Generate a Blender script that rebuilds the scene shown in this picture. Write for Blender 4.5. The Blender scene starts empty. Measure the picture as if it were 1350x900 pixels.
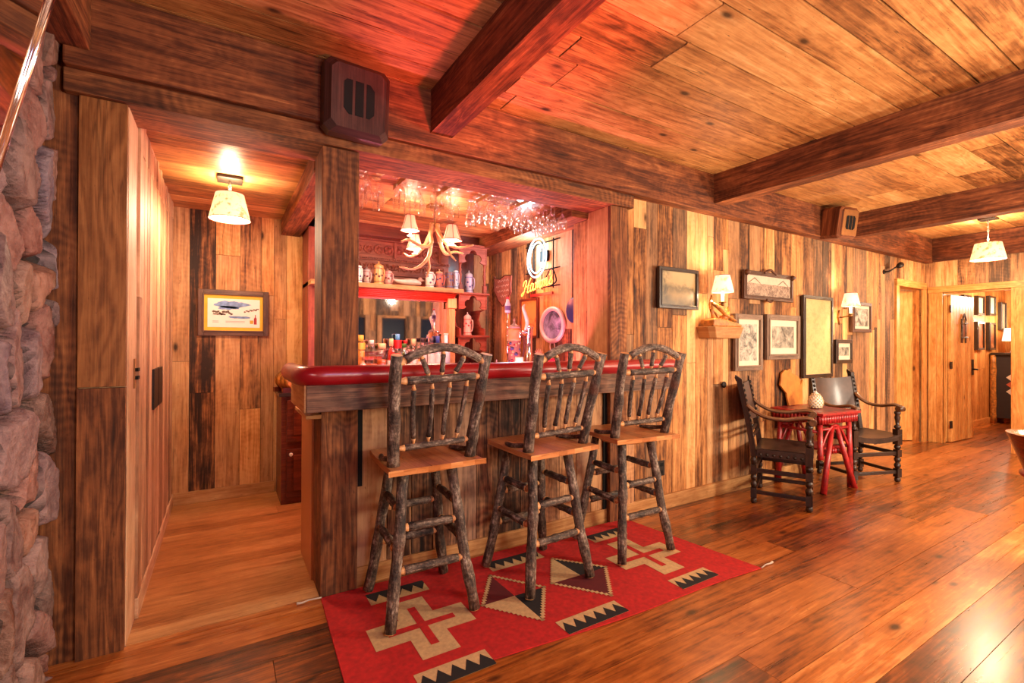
import bpy, math, random
from mathutils import Vector, Matrix, noise
R = math.radians
random.seed(7)
scene = bpy.context.scene
C = scene.collection

# ------------------------------------------------------------------ camera, world, exposure
cam_d = bpy.data.cameras.new('camera'); cam = bpy.data.objects.new('camera', cam_d); C.objects.link(cam)
cam_d.sensor_width = 36.0; cam_d.lens = 625.4/1350*36; cam_d.clip_start = 0.05; cam_d.clip_end = 100
yaw, pit, rol = R(31.27), R(.22), R(.22)
cam.matrix_world = Matrix.Translation((0, 0, 1.35)) @ Matrix.Rotation(-yaw, 4, 'Z') @ Matrix.Rotation(R(90)+pit, 4, 'X') @ Matrix.Rotation(rol, 4, 'Z')
scene.camera = cam
w = bpy.data.worlds.new('world'); scene.world = w; w.use_nodes = True
bg = w.node_tree.nodes['Background']; bg.inputs[0].default_value = (.05, .06, .1, 1); bg.inputs[1].default_value = .4
vs = scene.view_settings
vs.view_transform = 'Standard'; vs.look = 'None'; vs.exposure = 1.66; vs.gamma = 1; vs.use_curve_mapping = False
cy = scene.cycles
cy.max_bounces = 7; cy.diffuse_bounces = 4; cy.glossy_bounces = 3; cy.transmission_bounces = 4; cy.transparent_max_bounces = 14
cy.sample_clamp_indirect = 4.0; cy.use_denoising = True; cy.caustics_reflective = False; cy.caustics_refractive = False

WARM = (1.0, .76, .50); WARM2 = (1.0, .84, .64); RED = (1.0, .05, .08); PINK = (1, .22, .28)
def lamp(name, loc, power, color=WARM, rad=.08, typ='POINT', rot=None, size=None):
    d = bpy.data.lights.new(name, typ); d.energy = power; d.color = color
    if typ == 'POINT': d.shadow_soft_size = rad
    if typ == 'AREA': d.shape = 'RECTANGLE'; d.size, d.size_y = size
    o = bpy.data.objects.new(name, d); C.objects.link(o); o.location = loc
    if rot: o.rotation_euler = rot
    return o
# unseen fill lights added behind and beside the camera for overall brightness
lamp('room_lamp_light', (1.2, -1.3, 1.7), 48, WARM2, .22)
lamp('room_lamp_light', (4.9, -.6, 1.55), 110, WARM2, .20)
lamp('room_lamp_light', (7.0, -1.2, 1.6), 100, WARM2, .22)
lamp('room_lamp_light', (.15, -1.6, 1.4), 18, (1, .80, .68), .3)
lamp('table_lamp_light', (4.2, -.2, 1.15), 48, WARM2, .12)  # low fill light added to brighten the beam undersides
# red bar neon glow over the seating behind the camera
sl = lamp('red_neon_light', (1.5, -.15, 1.15), 210, (1, .08, .06), .10, typ='SPOT')
sl.rotation_euler = (Vector((1.25, 1.6, 2.58))-Vector((1.5, -.15, 1.15))).to_track_quat('-Z', 'Y').to_euler(); sl.data.spot_size = R(34); sl.data.spot_blend = .8; sl.data.shadow_soft_size = .10
lamp('room_lamp_light', (2.7, .1, 2.15), 13, WARM2, .05)
# cool point light added to tint the chimney stones violet
lamp('window_side_light', (.6, .3, 1.9), 11, (.55, .5, 1), .2)
# bar alcove
lamp('bar_red_strip_light', (1.5, 4.2, 1.80), 5, (1, .14, .10), typ='AREA', rot=(R(20), 0, 0), size=(1.0, .06))
lamp('bar_shelf_strip_light', (1.55, 3.16, 1.00), 17, (1, .24, .38), typ='AREA', rot=(R(172), 0, 0), size=(1.7, .08))  # pink uplight added behind the bar top to colour header, glasses and ceiling
lamp('hall_light', (10.4, 1.9, 2.1), 34, WARM2, .15)
lamp('side_room_light', (7.9, 3.6, 2.0), 14, WARM2, .15)

# ------------------------------------------------------------------ mesh builder
class MB:
    def __init__(s): s.v = []; s.f = []; s.uv = []; s.rn = []; s.mi = []; s.sm = []; s.M = Matrix(); s.mats = []
    def mat(s, m):
        if m not in s.mats: s.mats.append(m)
        return s.mats.index(m)
    def face(s, pts, uvs, rn, m=0, sm=False, idx=None):
        if idx is None:
            b = len(s.v); s.v += [tuple(s.M @ Vector(p)) for p in pts]; idx = list(range(b, b+len(pts)))
        s.f.append(idx); s.uv.append(uvs); s.rn.append(rn); s.mi.append(m); s.sm.append(sm)
    def rnd(s): return (random.random(), random.random(), random.random(), 1)
    def box(s, lo, hi, m=0, rn=None, grain=None, rot=None, faces='xXyYzZ'):
        lo, hi = Vector(lo), Vector(hi); rn = rn or s.rnd(); d = hi-lo
        g = grain if grain is not None else max(range(3), key=lambda i: d[i])
        o = [(a, b, c) for a in (0, 1) for b in (0, 1) for c in (0, 1)]
        P = [Vector([lo[i] + d[i]*q[i] for i in range(3)]) for q in o]
        if rot is not None:
            c = (lo+hi)/2; P = [c + rot @ (p-c) for p in P]
        b0 = len(s.v); s.v += [tuple(s.M @ p) for p in P]
        F = dict(x=(0, 1, 3, 2), X=(4, 6, 7, 5), y=(0, 4, 5, 1), Y=(2, 3, 7, 6), z=(0, 2, 6, 4), Z=(1, 5, 7, 3))
        ou, ov = rn[1]*13, rn[2]*7
        for k in faces:
            q = F[k]; a = 'xyz'.index(k.lower()); oth = [i for i in range(3) if i != a]
            ug = g if g in oth else oth[0]; vg = [i for i in oth if i != ug][0]
            uv = []
            for i in q:
                L = [d[j]*o[i][j] for j in range(3)]
                uv.append((L[ug]+ou, L[vg]+ov + (a*.37)))
            s.face(None, uv, rn, m, False, [b0+i for i in q])
    def tube(s, pts, rad, n=10, m=0, cap=None, rn=None, sm=True, closed=False, sq=1.0):
        """pts list, rad list or number; cap = material index of the end caps or None for the same"""
        pts = [Vector(p) for p in pts]; N = len(pts); rn = rn or s.rnd()
        if not isinstance(rad, (list, tuple)): rad = [rad]*N
        T = []
        for i in range(N):
            a = pts[(i-1) % N] if (closed or i > 0) else pts[i]; b = pts[(i+1) % N] if (closed or i < N-1) else pts[i]
            t = (b-a); T.append(t.normalized() if t.length > 1e-9 else Vector((0, 0, 1)))
        up = Vector((0, 0, 1)) if abs(T[0].z) < .9 else Vector((0, 1, 0))
        nx = T[0].cross(up).normalized(); rings = []; L = 0; Ls = []
        for i in range(N):
            nx = (nx - T[i]*nx.dot(T[i])).normalized(); ny = T[i].cross(nx)
            if i: L += (pts[i]-pts[i-1]).length
            Ls.append(L)
            b = len(s.v); rings.append(b)
            for k in range(n):
                a = 2*math.pi*k/n
                s.v.append(tuple(s.M @ (pts[i] + nx*math.cos(a)*rad[i] + ny*math.sin(a)*rad[i]*sq)))
        per = 2*math.pi*max(rad)
        for i in range(N if closed else N-1):
            j = (i+1) % N
            u0, u1 = Ls[i]+rn[1]*13, (Ls[j] if j else L+(pts[0]-pts[-1]).length)+rn[1]*13
            for k in range(n):
                k2 = (k+1) % n
                v0, v1 = per*k/n+rn[2]*7, per*(k+1)/n+rn[2]*7
                s.face(None, [(u0, v0), (u0, v1), (u1, v1), (u1, v0)], rn, m, sm, [rings[i]+k, rings[i]+k2, rings[j]+k2, rings[j]+k])
        if not closed:
            mc = m if cap is None else cap
            for r_, p, rev in ((rings[0], 0, True), (rings[-1], N-1, False)):
                ids = [r_+k for k in range(n)]; 
                if rev: ids = ids[::-1]
                s.face(None, [(rn[1]*9+.03*math.cos(k), .03*math.sin(k)) for k in range(n)], rn, mc, False, ids)
    def lathe(s, prof, n=16, m=0, at=(0, 0, 0), rn=None, sm=True, axis=None, capb=True, capt=True):
        rn = rn or s.rnd(); at = Vector(at); A = axis or Matrix.Identity(3); rings = []; L = 0
        for i, (r, z) in enumerate(prof):
            rings.append(len(s.v))
            for k in range(n):
                a = 2*math.pi*k/n; s.v.append(tuple(s.M @ (at + A @ Vector((r*math.cos(a), r*math.sin(a), z)))))
        for i in range(len(prof)-1):
            dl = math.hypot(prof[i+1][0]-prof[i][0], prof[i+1][1]-prof[i][1]); mm = m[i] if isinstance(m, (list, tuple)) else m
            for k in range(n):
                k2 = (k+1) % n; v0, v1 = .2*k/n, .2*(k+1)/n
                s.face(None, [(L+rn[1]*9, v0), (L+rn[1]*9, v1), (L+dl+rn[1]*9, v1), (L+dl+rn[1]*9, v0)], rn, mm, sm, [rings[i]+k, rings[i]+k2, rings[i+1]+k2, rings[i+1]+k])
            L += dl
        m0 = m[0] if isinstance(m, (list, tuple)) else m; m1 = m[-1] if isinstance(m, (list, tuple)) else m
        if capb and prof[0][0] > 1e-4: s.face(None, [(k*.01, 0) for k in range(n)], rn, m0, False, [rings[0]+k for k in range(n)][::-1])
        if capt and prof[-1][0] > 1e-4: s.face(None, [(k*.01, 0) for k in range(n)], rn, m1, False, [rings[-1]+k for k in range(n)])
    def prism(s, poly, lo, hi, plane='xz', m=0, rn=None, mside=None, grain='a'):
        """polygon in a plane, extruded between lo and hi on the third axis"""
        rn = rn or s.rnd(); mside = m if mside is None else mside
        area = sum(poly[i][0]*poly[(i+1) % len(poly)][1]-poly[(i+1) % len(poly)][0]*poly[i][1] for i in range(len(poly)))
        if area < 0: poly = poly[::-1]
        def P(a, b, c):
            return {'xy': (a, b, c), 'xz': (a, c, b), 'yz': (c, a, b)}[plane]
        b0 = len(s.v)
        for c in (lo, hi):
            for a, b in poly: s.v.append(tuple(s.M @ Vector(P(a, b, c))))
        n = len(poly); flip = plane == 'xz'
        def uvp(a, b): return (a+rn[1]*9, b+rn[2]*5) if grain == 'a' else (b+rn[1]*9, a+rn[2]*5)
        top = [b0+n+i for i in range(n)]; bot = [b0+i for i in range(n)][::-1]
        uvt = [uvp(*p) for p in poly]
        if flip: s.face(None, uvt[::-1], rn, m, False, top[::-1]); s.face(None, uvt, rn, m, False, bot[::-1])
        else: s.face(None, uvt, rn, m, False, top); s.face(None, uvt[::-1], rn, m, False, bot)
        L = 0
        for i in range(n):
            j = (i+1) % n; d = math.hypot(poly[j][0]-poly[i][0], poly[j][1]-poly[i][1])
            q = [b0+i, b0+j, b0+n+j, b0+n+i]; uv = [(L, 0), (L+d, 0), (L+d, hi-lo), (L, hi-lo)]; L += d
            if flip: q = q[::-1]; uv = uv[::-1]
            s.face(None, uv, rn, mside, False, q)
    def flat(s, poly, z, m, f=lambda a, b, z: (a, b, z)):
        s.face([f(a, b, z) for a, b in poly], [(a, b) for a, b in poly], s.rnd(), m)
    def grid(s, fn, nu, nv, m=0, rn=None, sm=True, uvs=(1, 1), rf=None):
        rn = rn or s.rnd(); b = len(s.v)
        for j in range(nv+1):
            for i in range(nu+1): s.v.append(tuple(s.M @ Vector(fn(i/nu, j/nv))))
        for j in range(nv):
            for i in range(nu):
                q = [b+j*(nu+1)+i, b+j*(nu+1)+i+1, b+(j+1)*(nu+1)+i+1, b+(j+1)*(nu+1)+i]
                uv = [((i+a)/nu*uvs[0], (j+c)/nv*uvs[1]) for a, c in ((0, 0), (1, 0), (1, 1), (0, 1))]
                s.face(None, uv, rf((i+.5)/nu, (j+.5)/nv) if rf else rn, m, sm, q)
    def build(s, name, mats, parent=None, bevel=0, kind=None, seg=2, label=None):
        me = bpy.data.meshes.new(name); me.from_pydata(s.v, [], s.f)
        if not isinstance(mats, (list, tuple)): mats = [mats]
        for m in mats: me.materials.append(m)
        me.polygons.foreach_set('material_index', s.mi); me.polygons.foreach_set('use_smooth', s.sm)
        u = me.uv_layers.new(name='UVMap'); flat = []
        for t in s.uv:
            for a in t: flat += [a[0], a[1]]
        u.data.foreach_set('uv', flat)
        at = me.attributes.new('rnd', 'FLOAT_COLOR', 'CORNER'); fl = []
        for t, r_ in zip(s.uv, s.rn): fl += list(r_)*len(t)
        at.data.foreach_set('color', fl)
        me.update()
        o = bpy.data.objects.new(name, me); C.objects.link(o)
        if parent: o.parent = parent
        if bevel:
            b = o.modifiers.new('bevel', 'BEVEL'); b.width = bevel; b.segments = seg; b.limit_method = 'ANGLE'; b.angle_limit = R(40); b.harden_normals = False
        if kind: o['kind'] = kind
        if label: o['label'] = label
        return o

def tag(o, label, cat, group=None, kind=None):
    o['label'] = label; o['category'] = cat
    if group: o['group'] = group
    if kind: o['kind'] = kind
    return o
def thing(name, label, cat, loc=(0, 0, 0), rz=0, group=None):
    o = bpy.data.objects.new(name, None); C.objects.link(o); o.location = loc; o.rotation_euler = (0, 0, rz); o.empty_display_size = .1
    return tag(o, label, cat, group)
def dup(root, loc, rz, label=None, group=None):
    r = root.copy(); C.objects.link(r); r.location = loc; r.rotation_euler = (0, 0, rz)
    if label: r['label'] = label
    if group: r['group'] = group
    for ch in list(root.children):
        c = ch.copy(); C.objects.link(c); c.parent = r
        for g in list(ch.children):
            d = g.copy(); C.objects.link(d); d.parent = c
    return r
def struct(mb, name, mats, bevel=0, parent=None): return mb.build(name, mats, parent, bevel, kind='structure' if parent is None else None)

def spline(pts, n=6, closed=False):
    P = [Vector(p) for p in pts]; N = len(P); out = []
    for i in range(N if closed else N-1):
        g = lambda k: P[k % N] if closed else P[max(0, min(N-1, k))]
        a, b, c, d = g(i-1), g(i), g(i+1), g(i+2)
        for k in range(n):
            t = k/n
            out.append(.5*((2*b)+(c-a)*t+(2*a-5*b+4*c-d)*t*t+(3*b-a-3*c+d)*t**3))
    if not closed: out.append(P[-1])
    return out

# ------------------------------------------------------------------ materials
def srgb(r, g, b):
    f = lambda c: (c/255/12.92) if c/255 <= .04045 else ((c/255+.055)/1.055)**2.4
    return (f(r), f(g), f(b), 1)
class NT:
    def __init__(s, name):
        s.m = bpy.data.materials.new(name); s.m.use_nodes = True; s.t = s.m.node_tree; s.b = s.t.nodes['Principled BSDF']; s.out = s.t.nodes['Material Output']
    def n(s, typ, **kw):
        n = s.t.nodes.new(typ)
        for k, v in kw.items(): setattr(n, k, v)
        return n
    def l(s, a, b): s.t.links.new(a, b)
    def math(s, op, a, b=None, clamp=False):
        n = s.n('ShaderNodeMath', operation=op); n.use_clamp = clamp
        for i, x in enumerate((a, b)):
            if x is None: continue
            if isinstance(x, (int, float)): n.inputs[i].default_value = x
            else: s.l(x, n.inputs[i])
        return n.outputs[0]
    def ramp(s, fac, stops, interp='LINEAR'):
        n = s.n('ShaderNodeValToRGB'); cr = n.color_ramp; cr.interpolation = interp
        while len(cr.elements) < len(stops): cr.elements.new(.5)
        for e, (p, c) in zip(cr.elements, stops): e.position = p; e.color = c if len(c) == 4 else (*c, 1)
        s.l(fac, n.inputs[0]); return n.outputs[0]
    def mix(s, fac, a, b, blend='MIX'):
        n = s.n('ShaderNodeMix', data_type='RGBA', blend_type=blend)
        for sock, x in ((n.inputs[0], fac), (n.inputs[6], a), (n.inputs[7], b)):
            if isinstance(x, (int, float)): sock.default_value = x
            elif isinstance(x, tuple): sock.default_value = x
            else: s.l(x, sock)
        return n.outputs[2]
    def noise(s, vec, scale, detail=4, rough=.55, dist=0):
        n = s.n('ShaderNodeTexNoise'); n.inputs['Scale'].default_value = scale; n.inputs['Detail'].default_value = detail
        n.inputs['Roughness'].default_value = rough; n.inputs['Distortion'].default_value = dist
        if vec is not None: s.l(vec, n.inputs['Vector'])
        return n.outputs[0]
    def rng(s, x, a, b, c, d):
        n = s.n('ShaderNodeMapRange'); n.clamp = True; s.l(x, n.inputs[0])
        for i, v in enumerate((a, b, c, d)): n.inputs[i+1].default_value = v
        return n.outputs[0]
    def bump(s, h, strength=.4, dist=.004):
        n = s.n('ShaderNodeBump'); n.inputs['Strength'].default_value = strength; n.inputs['Distance'].default_value = dist; s.l(h, n.inputs['Height']); s.l(n.outputs[0], s.b.inputs['Normal'])
    def boardvec(s):
        uv = s.n('ShaderNodeUVMap'); at = s.n('ShaderNodeAttribute', attribute_name='rnd'); sp = s.n('ShaderNodeSeparateXYZ'); s.l(uv.outputs[0], sp.inputs[0])
        rs = s.n('ShaderNodeSeparateColor'); s.l(at.outputs['Color'], rs.inputs[0])
        return sp.outputs[0], sp.outputs[1], rs.outputs[0], rs.outputs[1], rs.outputs[2]
    def comb(s, x, y, z):
        n = s.n('ShaderNodeCombineXYZ')
        for i, v in enumerate((x, y, z)):
            if isinstance(v, (int, float)): n.inputs[i].default_value = v
            else: s.l(v, n.inputs[i])
        return n.outputs[0]
def wood(name, stops, tone=.5, fig=.3, fine=.25, knots=.5, rough=.6, grey=None, greyamt=.0, bump=.35, streak=.35, spec=.3, coat=0, saw=0, crunch=.7, cracks=.5, mottle=.45):
    """stops: dark to light colours; per-board tone, cathedral figure, fine grain, knots, grey weathering"""
    N = NT(name); u, v, r0, r1, r2 = N.boardvec()
    z = N.math('MULTIPLY', r1, 41.0)
    # figure: growth rings cut by the board face
    warp = N.noise(N.comb(N.math('MULTIPLY', u, 1.3), N.math('MULTIPLY', v, 7.0), z), 1.0, 3, .5, .6)
    rings = N.math('SINE', N.math('ADD', N.math('MULTIPLY', warp, 46.0), N.math('MULTIPLY', v, 60.0)))
    rings = N.rng(rings, -1, 1, 0, 1)
    fineg = N.noise(N.comb(N.math('MULTIPLY', u, 5.0), N.math('MULTIPLY', v, 190.0), z), 1.0, 4, .6)
    stre = N.noise(N.comb(N.math('MULTIPLY', u, 1.1), N.math('MULTIPLY', v, 22.0), z), 1.0, 5, .62, .4)
    blot = N.noise(N.comb(N.math('MULTIPLY', u, 2.2), N.math('MULTIPLY', v, 5.0), N.math('ADD', z, 3.3)), 1.0, 4, .6, .5)
    mid = N.noise(N.comb(N.math('MULTIPLY', u, 3.0), N.math('MULTIPLY', v, 75.0), N.math('ADD', z, 5.1)), 1.0, 3, .6)
    f = N.math('MULTIPLY', N.math('SUBTRACT', r0, .5), tone)
    mott = N.noise(N.comb(N.math('MULTIPLY', u, 13.0), N.math('MULTIPLY', v, 20.0), N.math('ADD', z, 8.8)), 1.0, 5, .65, .6)
    f = N.math('ADD', f, N.math('MULTIPLY', N.math('SUBTRACT', mid, .5), crunch))
    f = N.math('ADD', f, N.math('MULTIPLY', N.math('SUBTRACT', mott, .5), mottle))
    f = N.math('ADD', f, N.math('MULTIPLY', N.math('SUBTRACT', rings, .5), fig))
    f = N.math('ADD', f, N.math('MULTIPLY', N.math('SUBTRACT', fineg, .5), fine*2))
    f = N.math('ADD', f, N.math('MULTIPLY', N.math('SUBTRACT', stre, .5), streak*2.4))
    f = N.math('ADD', f, N.math('MULTIPLY', N.math('SUBTRACT', blot, .5), .7))
    f = N.math('ADD', f, .5)
    if saw:
        sw = N.math('SINE', N.math('ADD', N.math('MULTIPLY', u, 150.0), N.math('MULTIPLY', N.noise(N.comb(u, N.math('MULTIPLY', v, 3.0), z), 1.5, 2), 38.0)))
        gate = N.rng(N.noise(N.comb(u, v, N.math('ADD', z, 9)), 1.7, 2), .48, .62, 0, 1)
        f = N.math('ADD', f, N.math('MULTIPLY', N.math('MULTIPLY', sw, gate), saw))
    col = N.ramp(f, stops)
    if grey is not None:
        gf = N.math('MULTIPLY', N.rng(N.math('ADD', N.math('MULTIPLY', r2, .8), N.math('MULTIPLY', blot, .7)), .62, .98, 0, 1), greyamt)
        col = N.mix(gf, col, N.ramp(f, [(.1, tuple(c*.35 for c in grey[:3])+(1,)), (.8, grey)]))
    if cracks:
        cn = N.noise(N.comb(N.math('MULTIPLY', u, .9), N.math('MULTIPLY', v, 26.0), N.math('ADD', z, 2.2)), 1.0, 2, .5)
        ck = N.rng(N.math('ABSOLUTE', N.math('SUBTRACT', cn, .5)), .0, .014, 1, 0)
        ck = N.math('MULTIPLY', ck, N.rng(N.noise(N.comb(N.math('MULTIPLY', u, 1.5), N.math('MULTIPLY', v, 4.0), N.math('ADD', z, 6.6)), 1.0, 2), .5, .62, 0, cracks))
        fl = N.noise(N.comb(N.math('MULTIPLY', u, 26.0), N.math('MULTIPLY', v, 70.0), z), 1.0, 2, .5)
        ck = N.math('MAXIMUM', ck, N.rng(fl, .68, .78, 0, cracks*.9))
        col = N.mix(ck, col, tuple(c*.5 for c in stops[0][1][:3])+(1,))
    if knots:
        vo = N.n('ShaderNodeTexVoronoi'); vo.feature = 'F1'; vo.inputs['Scale'].default_value = 1.0; N.l(N.comb(N.math('MULTIPLY', u, 2.6), N.math('MULTIPLY', v, 5.5), z), vo.inputs['Vector'])
        sc = N.n('ShaderNodeSeparateColor'); N.l(vo.outputs['Color'], sc.inputs[0])
        gate = N.math('GREATER_THAN', sc.outputs[0], 1-knots*.55)
        k = N.math('MULTIPLY', N.rng(vo.outputs['Distance'], .05, .13, 1, 0), gate)
        halo = N.math('MULTIPLY', N.rng(vo.outputs['Distance'], .08, .34, .45, 0), gate)
        dk = stops[0][1]; dk = tuple(c*.45 for c in dk[:3])+(1,)
        col = N.mix(N.math('MULTIPLY', k, .9), N.mix(halo, col, stops[1][1]), dk)
    N.l(col, N.b.inputs['Base Color']); N.b.inputs['Specular IOR Level'].default_value = spec
    N.l(N.math('ADD', N.math('MULTIPLY', stre, .25), rough-.12), N.b.inputs['Roughness'])
    if coat: N.b.inputs['Coat Weight'].default_value = coat; N.b.inputs['Coat Roughness'].default_value = .22
    if bump: N.bump(N.math('ADD', N.math('MULTIPLY', stre, .7), N.math('MULTIPLY', fineg, .5)), bump, .004)
    return N.m
def plain(name, col, rough=.5, metal=0, spec=.5, var=0, scale=20, emit=None, es=0, coat=0, sheen=0):
    N = NT(name); N.b.inputs['Roughness'].default_value = rough; N.b.inputs['Metallic'].default_value = metal; N.b.inputs['Specular IOR Level'].default_value = spec
    tc = N.n('ShaderNodeTexCoord'); no = N.noise(tc.outputs['Object'], scale, 4)
    v = var or .06
    c0 = tuple(c*(1-v*1.6) for c in col[:3])+(1,); c1 = tuple(min(1, c*(1+v*1.6)) for c in col[:3])+(1,)
    N.l(N.ramp(no, [(.3, c0), (.7, c1)]), N.b.inputs['Base Color'])
    if coat: N.b.inputs['Coat Weight'].default_value = coat; N.b.inputs['Coat Roughness'].default_value = .15
    if emit: N.b.inputs['Emission Color'].default_value = (*emit[:3], 1); N.b.inputs['Emission Strength'].default_value = es
    return N.m
BARN = [(0, srgb(42, 23, 12)), (.22, srgb(98, 58, 32)), (.45, srgb(164, 108, 60)), (.72, srgb(204, 142, 82)), (1, srgb(230, 178, 116))]
M = {}
M['barn'] = wood('barn wood planks', BARN, tone=.8, fig=.12, fine=.26, knots=.4, grey=srgb(150, 120, 92), greyamt=.55, streak=.5, rough=.7, saw=.035)
M['barnfront'] = wood('dark barn wood', [(0, srgb(28, 19, 15)), (.22, srgb(78, 52, 38)), (.45, srgb(134, 92, 62)), (.72, srgb(182, 130, 88)), (1, srgb(208, 158, 110))], tone=.75, fig=.15, fine=.25, knots=.3, grey=srgb(140, 116, 104), greyamt=.5, streak=.45, rough=.75, saw=.05)
M['beam'] = wood('hewn beam wood', [(0, srgb(34, 15, 8)), (.35, srgb(90, 46, 24)), (.65, srgb(134, 76, 42)), (1, srgb(190, 122, 72))], tone=.2, fig=.16, fine=.25, knots=.3, streak=.35, rough=.7, bump=.9, saw=.03)
M['header'] = wood('header board wood', [(0, srgb(38, 20, 10)), (.35, srgb(92, 52, 29)), (.65, srgb(142, 86, 48)), (1, srgb(190, 128, 78))], tone=.2, fig=.18, fine=.25, knots=.25, streak=.3, rough=.7, bump=.6, saw=.09)
M['ceil'] = wood('ceiling pine boards', [(0, srgb(70, 40, 20)), (.28, srgb(142, 90, 48)), (.52, srgb(184, 126, 70)), (.8, srgb(212, 156, 94)), (1, srgb(230, 182, 122))], tone=.55, fig=.16, fine=.18, knots=1.1, streak=.32, rough=.42, spec=.5, cracks=.8)
M['pine'] = wood('golden pine', [(0, srgb(120, 66, 26)), (.3, srgb(176, 110, 50)), (.6, srgb(208, 144, 76)), (1, srgb(232, 182, 112))], tone=.3, fig=.16, fine=.15, knots=.7, streak=.25, rough=.5, coat=.1)
M['trimpine'] = wood('tan trim wood', [(0, srgb(118, 74, 40)), (.4, srgb(166, 114, 66)), (1, srgb(214, 166, 108))], tone=.3, fig=.12, fine=.15, knots=.3, streak=.25, rough=.55)
M['floor'] = wood('polished floor boards', [(0, srgb(36, 15, 6)), (.26, srgb(98, 46, 14)), (.5, srgb(150, 80, 28)), (.78, srgb(180, 104, 44)), (1, srgb(206, 140, 76))], tone=.58, fig=.14, fine=.15, knots=.9, streak=.36, rough=.30, bump=.12, spec=.5, coat=.5)
M['floor2'] = wood('corridor floor boards', [(0, srgb(88, 50, 24)), (.3, srgb(146, 92, 46)), (.6, srgb(178, 120, 66)), (1, srgb(210, 158, 100))], tone=.3, fig=.12, fine=.15, knots=.5, streak=.22, rough=.34, bump=.1, spec=.5, coat=.3)
M['closet'] = wood('closet plank wood', [(0, srgb(96, 66, 48)), (.3, srgb(158, 118, 86)), (.6, srgb(196, 154, 116)), (1, srgb(226, 190, 150))], tone=.5, fig=.1, fine=.2, knots=.3, streak=.35, rough=.6)
M['cherry'] = wood('cherry cabinet wood', [(0, srgb(44, 14, 8)), (.5, srgb(96, 36, 20)), (1, srgb(146, 66, 38))], tone=.15, fig=.1, fine=.15, knots=0, streak=.2, rough=.35, coat=.3)
M['carved'] = wood('carved back bar wood', [(0, srgb(70, 24, 16)), (.5, srgb(132, 62, 44)), (1, srgb(180, 104, 78))], tone=.15, fig=.1, fine=.15, knots=0, streak=.2, rough=.45)
M['seat'] = wood('honey seat wood', [(0, srgb(128, 70, 32)), (.4, srgb(186, 116, 62)), (1, srgb(228, 168, 106))], tone=.5, fig=.1, fine=.12, knots=.1, streak=.22, rough=.3, coat=.4)
M['peel'] = plain('peeled branch wood', srgb(206, 150, 96), .55, var=.2, scale=60)
M['cut'] = plain('cut log end', srgb(176, 118, 70), .6, var=.3, scale=90)
M['darkwood'] = wood('dark carved walnut', [(0, srgb(14, 8, 6)), (.5, srgb(42, 25, 17)), (1, srgb(84, 54, 36))], tone=.1, fig=.1, fine=.2, knots=0, streak=.25, rough=.38, coat=.25, bump=.2)
M['armwood'] = wood('worn walnut arm', [(0, srgb(44, 26, 14)), (.5, srgb(86, 54, 32)), (1, srgb(140, 96, 60))], tone=.1, fig=.1, fine=.2, knots=0, streak=.25, rough=.35, coat=.3, bump=.2)
M['logframe'] = wood('grey frame wood', [(0, srgb(70, 54, 44)), (.5, srgb(126, 102, 84)), (1, srgb(176, 150, 124))], tone=.15, fig=.1, fine=.3, knots=0, streak=.35, rough=.6)
M['tub'] = wood('glossy hide brown wood', [(0, srgb(60, 18, 8)), (.5, srgb(128, 56, 28)), (1, srgb(186, 104, 62))], tone=.1, fig=.1, fine=.2, knots=0, streak=.35, rough=.2, coat=.6)
def bark():
    N = NT('bark'); u, v, r0, r1, r2 = N.boardvec(); tc = N.n('ShaderNodeTexCoord')
    z = N.math('MULTIPLY', r1, 33.)
    a = N.noise(N.comb(N.math('MULTIPLY', u, 14.), N.math('MULTIPLY', v, 60.), z), 1.0, 6, .68, .5)
    b = N.noise(tc.outputs['Object'], 9, 4, .6); c = N.noise(tc.outputs['Object'], 70, 3, .6)
    f = N.math('ADD', N.math('MULTIPLY', a, .9), N.math('MULTIPLY', N.math('SUBTRACT', b, .5), .7))
    f = N.math('ADD', f, N.math('MULTIPLY', N.math('SUBTRACT', c, .5), .45))
    col = N.ramp(f, [(.2, srgb(20, 14, 11)), (.36, srgb(52, 38, 30)), (.50, srgb(98, 80, 66)), (.62, srgb(152, 134, 116)), (.76, srgb(204, 192, 176))])
    red = N.rng(N.noise(tc.outputs['Object'], 5, 2), .6, .72, 0, .6)
    col = N.mix(red, col, srgb(104, 52, 26))
    N.l(col, N.b.inputs['Base Color']); N.b.inputs['Roughness'].default_value = .62; N.bump(N.math('ADD', a, c), .9, .006)
    return N.m
M['bark'] = bark()
def stone():
    N = NT('field stone'); u, v, r0, r1, r2 = N.boardvec(); tc = N.n('ShaderNodeTexCoord')
    a = N.noise(tc.outputs['Object'], 7, 8, .65, .6); b = N.noise(tc.outputs['Object'], 28, 6, .65)
    base = N.ramp(r0, [(0, srgb(120, 58, 46)), (.2, srgb(158, 98, 84)), (.4, srgb(112, 78, 80)), (.55, srgb(172, 124, 100)), (.7, srgb(124, 106, 122)), (.85, srgb(170, 104, 62)), (1, srgb(104, 66, 58))])
    dark = N.mix(.75, base, (.02, .016, .016, 1)); lite = N.mix(.4, base, srgb(214, 196, 180))
    f = N.math('ADD', N.math('MULTIPLY', a, .65), N.math('MULTIPLY', b, .45))
    r = N.ramp(f, [(.44, (0, 0, 0, 1)), (.64, (1, 1, 1, 1))])
    col = N.mix(r, dark, lite); col = N.mix(.45, col, base)
    col = N.mix(N.rng(r1, 0, .7, .95, 0), col, (.018, .014, .012, 1))
    N.l(col, N.b.inputs['Base Color']); N.b.inputs['Roughness'].default_value = .6; N.bump(N.math('ADD', a, N.math('MULTIPLY', b, .8)), .9, .02)
    return N.m
M['stone'] = stone()
M['black'] = plain('matte black', (.008, .007, .007, 1), .7, spec=.15)
M['iron'] = plain('dark iron', srgb(48, 40, 36), .45, .7)
M['brass'] = plain('aged brass', srgb(150, 110, 64), .35, .9)
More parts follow.
